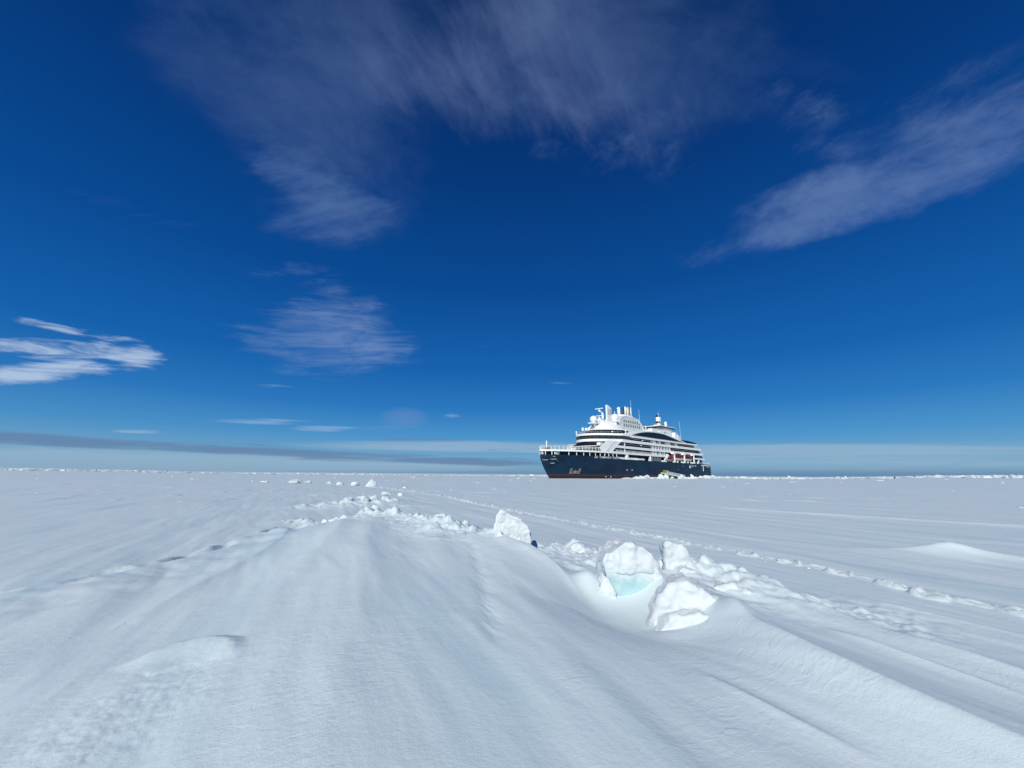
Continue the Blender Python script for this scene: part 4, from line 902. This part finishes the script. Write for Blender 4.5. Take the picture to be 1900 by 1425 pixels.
def rubble():
    rr = np.random.default_rng(5); it = []
    for i in range(5200):
        az = rr.uniform(-.98, .98); r_ = rr.uniform(330, 470); x, y = r_*math.sin(az), r_*math.cos(az)
        g = .5+.5*math.sin(az*9+1.3)*math.sin(az*23+.4)
        h = rr.gamma(2.0, .11)*(.6+.7*g)*(1.0 if az < .4 else 1.5); it.append((x, y, rr.uniform(2, 8), rr.uniform(1.5, 4), min(h, 2.6), rr.uniform(0, 3.14)))
    for az, hh, wd in ((.555, 1.8, 5), (.63, 1.6, 4), (.70, 2.4, 3), (.87, 2.4, 9), (.90, 2.6, 6), (.765, 1.2, 6), (.935, 1.4, 8), (.60, 1.3, 10)):
        for i in range(9):
            a2 = az+rr.normal(0, .004*wd/3); r_ = rr.uniform(300, 330); it.append((r_*math.sin(a2), r_*math.cos(a2), rr.uniform(2, 5), rr.uniform(1.5, 3), hh*rr.uniform(.25, .65), rr.uniform(0, 3.14)))
    V, F = many(it, rr); o = link_mesh('ice_rubble', V, F, MT['lump']); tag(o, 'line of broken ice rubble along the horizon', 'ice rubble', kind='stuff')
rubble()
def crumbs():
    rr = np.random.default_rng(9); it = []
    for i in range(420):
        az = rr.uniform(-.95, .95); r_ = 18*(250/18)**(rr.uniform()**.6); x, y = r_*math.sin(az), r_*math.cos(az)
        if fbm(np.array([x*.03]), np.array([y*.03]), 2)[0] < .08: continue
        s_ = (.012+.0012*r_)*rr.gamma(2, .5); it.append((x, y, s_*rr.uniform(2, 8), s_*1.5, s_*rr.uniform(.2, .45), rr.normal(0, .2)))
    for TR in (TRACK, TRACK2):
        for (x0, y0, _), (x1, y1, _) in zip(TR, TR[1:]):
            l = math.hypot(x1-x0, y1-y0); ux, uy = (x1-x0)/l, (y1-y0)/l
            for i in range(int(l*4)):
                t = rr.uniform(0, l); r_ = math.hypot(x0+ux*t, y0+uy*t); o_ = rr.normal(0, .13+.002*r_); s_ = (.014+.0009*r_)*rr.uniform(.5, 1.4)
                it.append((x0+ux*t-uy*o_, y0+uy*t+ux*o_, s_*2.4, s_*1.8, s_*.7, rr.uniform(0, 3)))
    V, F = many(it, rr, 6); o = link_mesh('snow_crumbs', V, F, MT['lump'], smooth=True); tag(o, 'small crumbs of snow scattered over the flat ice and along the footprints', 'snow crumbs', kind='stuff')
crumbs()

# ------------------------------------------------------------------ a lone penguin far out on the right
def penguin(x, y, hgt, rz):
    e = empty('penguin', (x, y, gz(x, y)), rz); tag(e, 'tiny dark penguin standing alone far out on the ice, right of the ship', 'penguin')
    prof = [(0, .10, 0), (.04, .17, 0), (.15, .205, .0), (.35, .215, .01), (.55, .19, .01), (.72, .145, 0), (.80, .095, .0), (.86, .085, .01), (.92, .085, .02), (.97, .062, .02), (1.0, .02, .02)]
    rows = []
    for z, r_, dx_ in prof: rows.append([(dx_*hgt+r_*hgt*math.cos(a)*.95, r_*hgt*math.sin(a), z*hgt) for a in np.linspace(0, 2*math.pi, 16, endpoint=False)])
    MB().strip(rows, True).add([(dx_*hgt, 0, hgt*1.005) for dx_ in (.02,)], []).build('body', 'penguinblack', e, True)
    rows = []
    for z, r_, dx_ in prof[1:7]: rows.append([(dx_*hgt+(r_+.006)*hgt*math.cos(a)*.97, (r_+.006)*hgt*math.sin(a), z*hgt) for a in np.linspace(-.9, .9, 8)])
    MB().strip(rows).build('breast', 'penguinwhite', e, True)
    for s in (-1, 1):
        MB().tube((0, s*.18*hgt, .70*hgt), (.02*hgt, s*.235*hgt, .30*hgt), .045*hgt, .02*hgt, 8).build('flipper', 'penguinblack', e, True)
        MB().tube((.02*hgt, s*.07*hgt, .02*hgt), (.14*hgt, s*.09*hgt, .015*hgt), .035*hgt, .02*hgt, 6).build('foot', 'penguinblack', e)
    MB().tube((.09*hgt, 0, .925*hgt), (.20*hgt, 0, .91*hgt), .022*hgt, .006*hgt, 6).build('beak', 'penguinblack', e)
penguin(205.0, 211.0, 1.25, R(60))
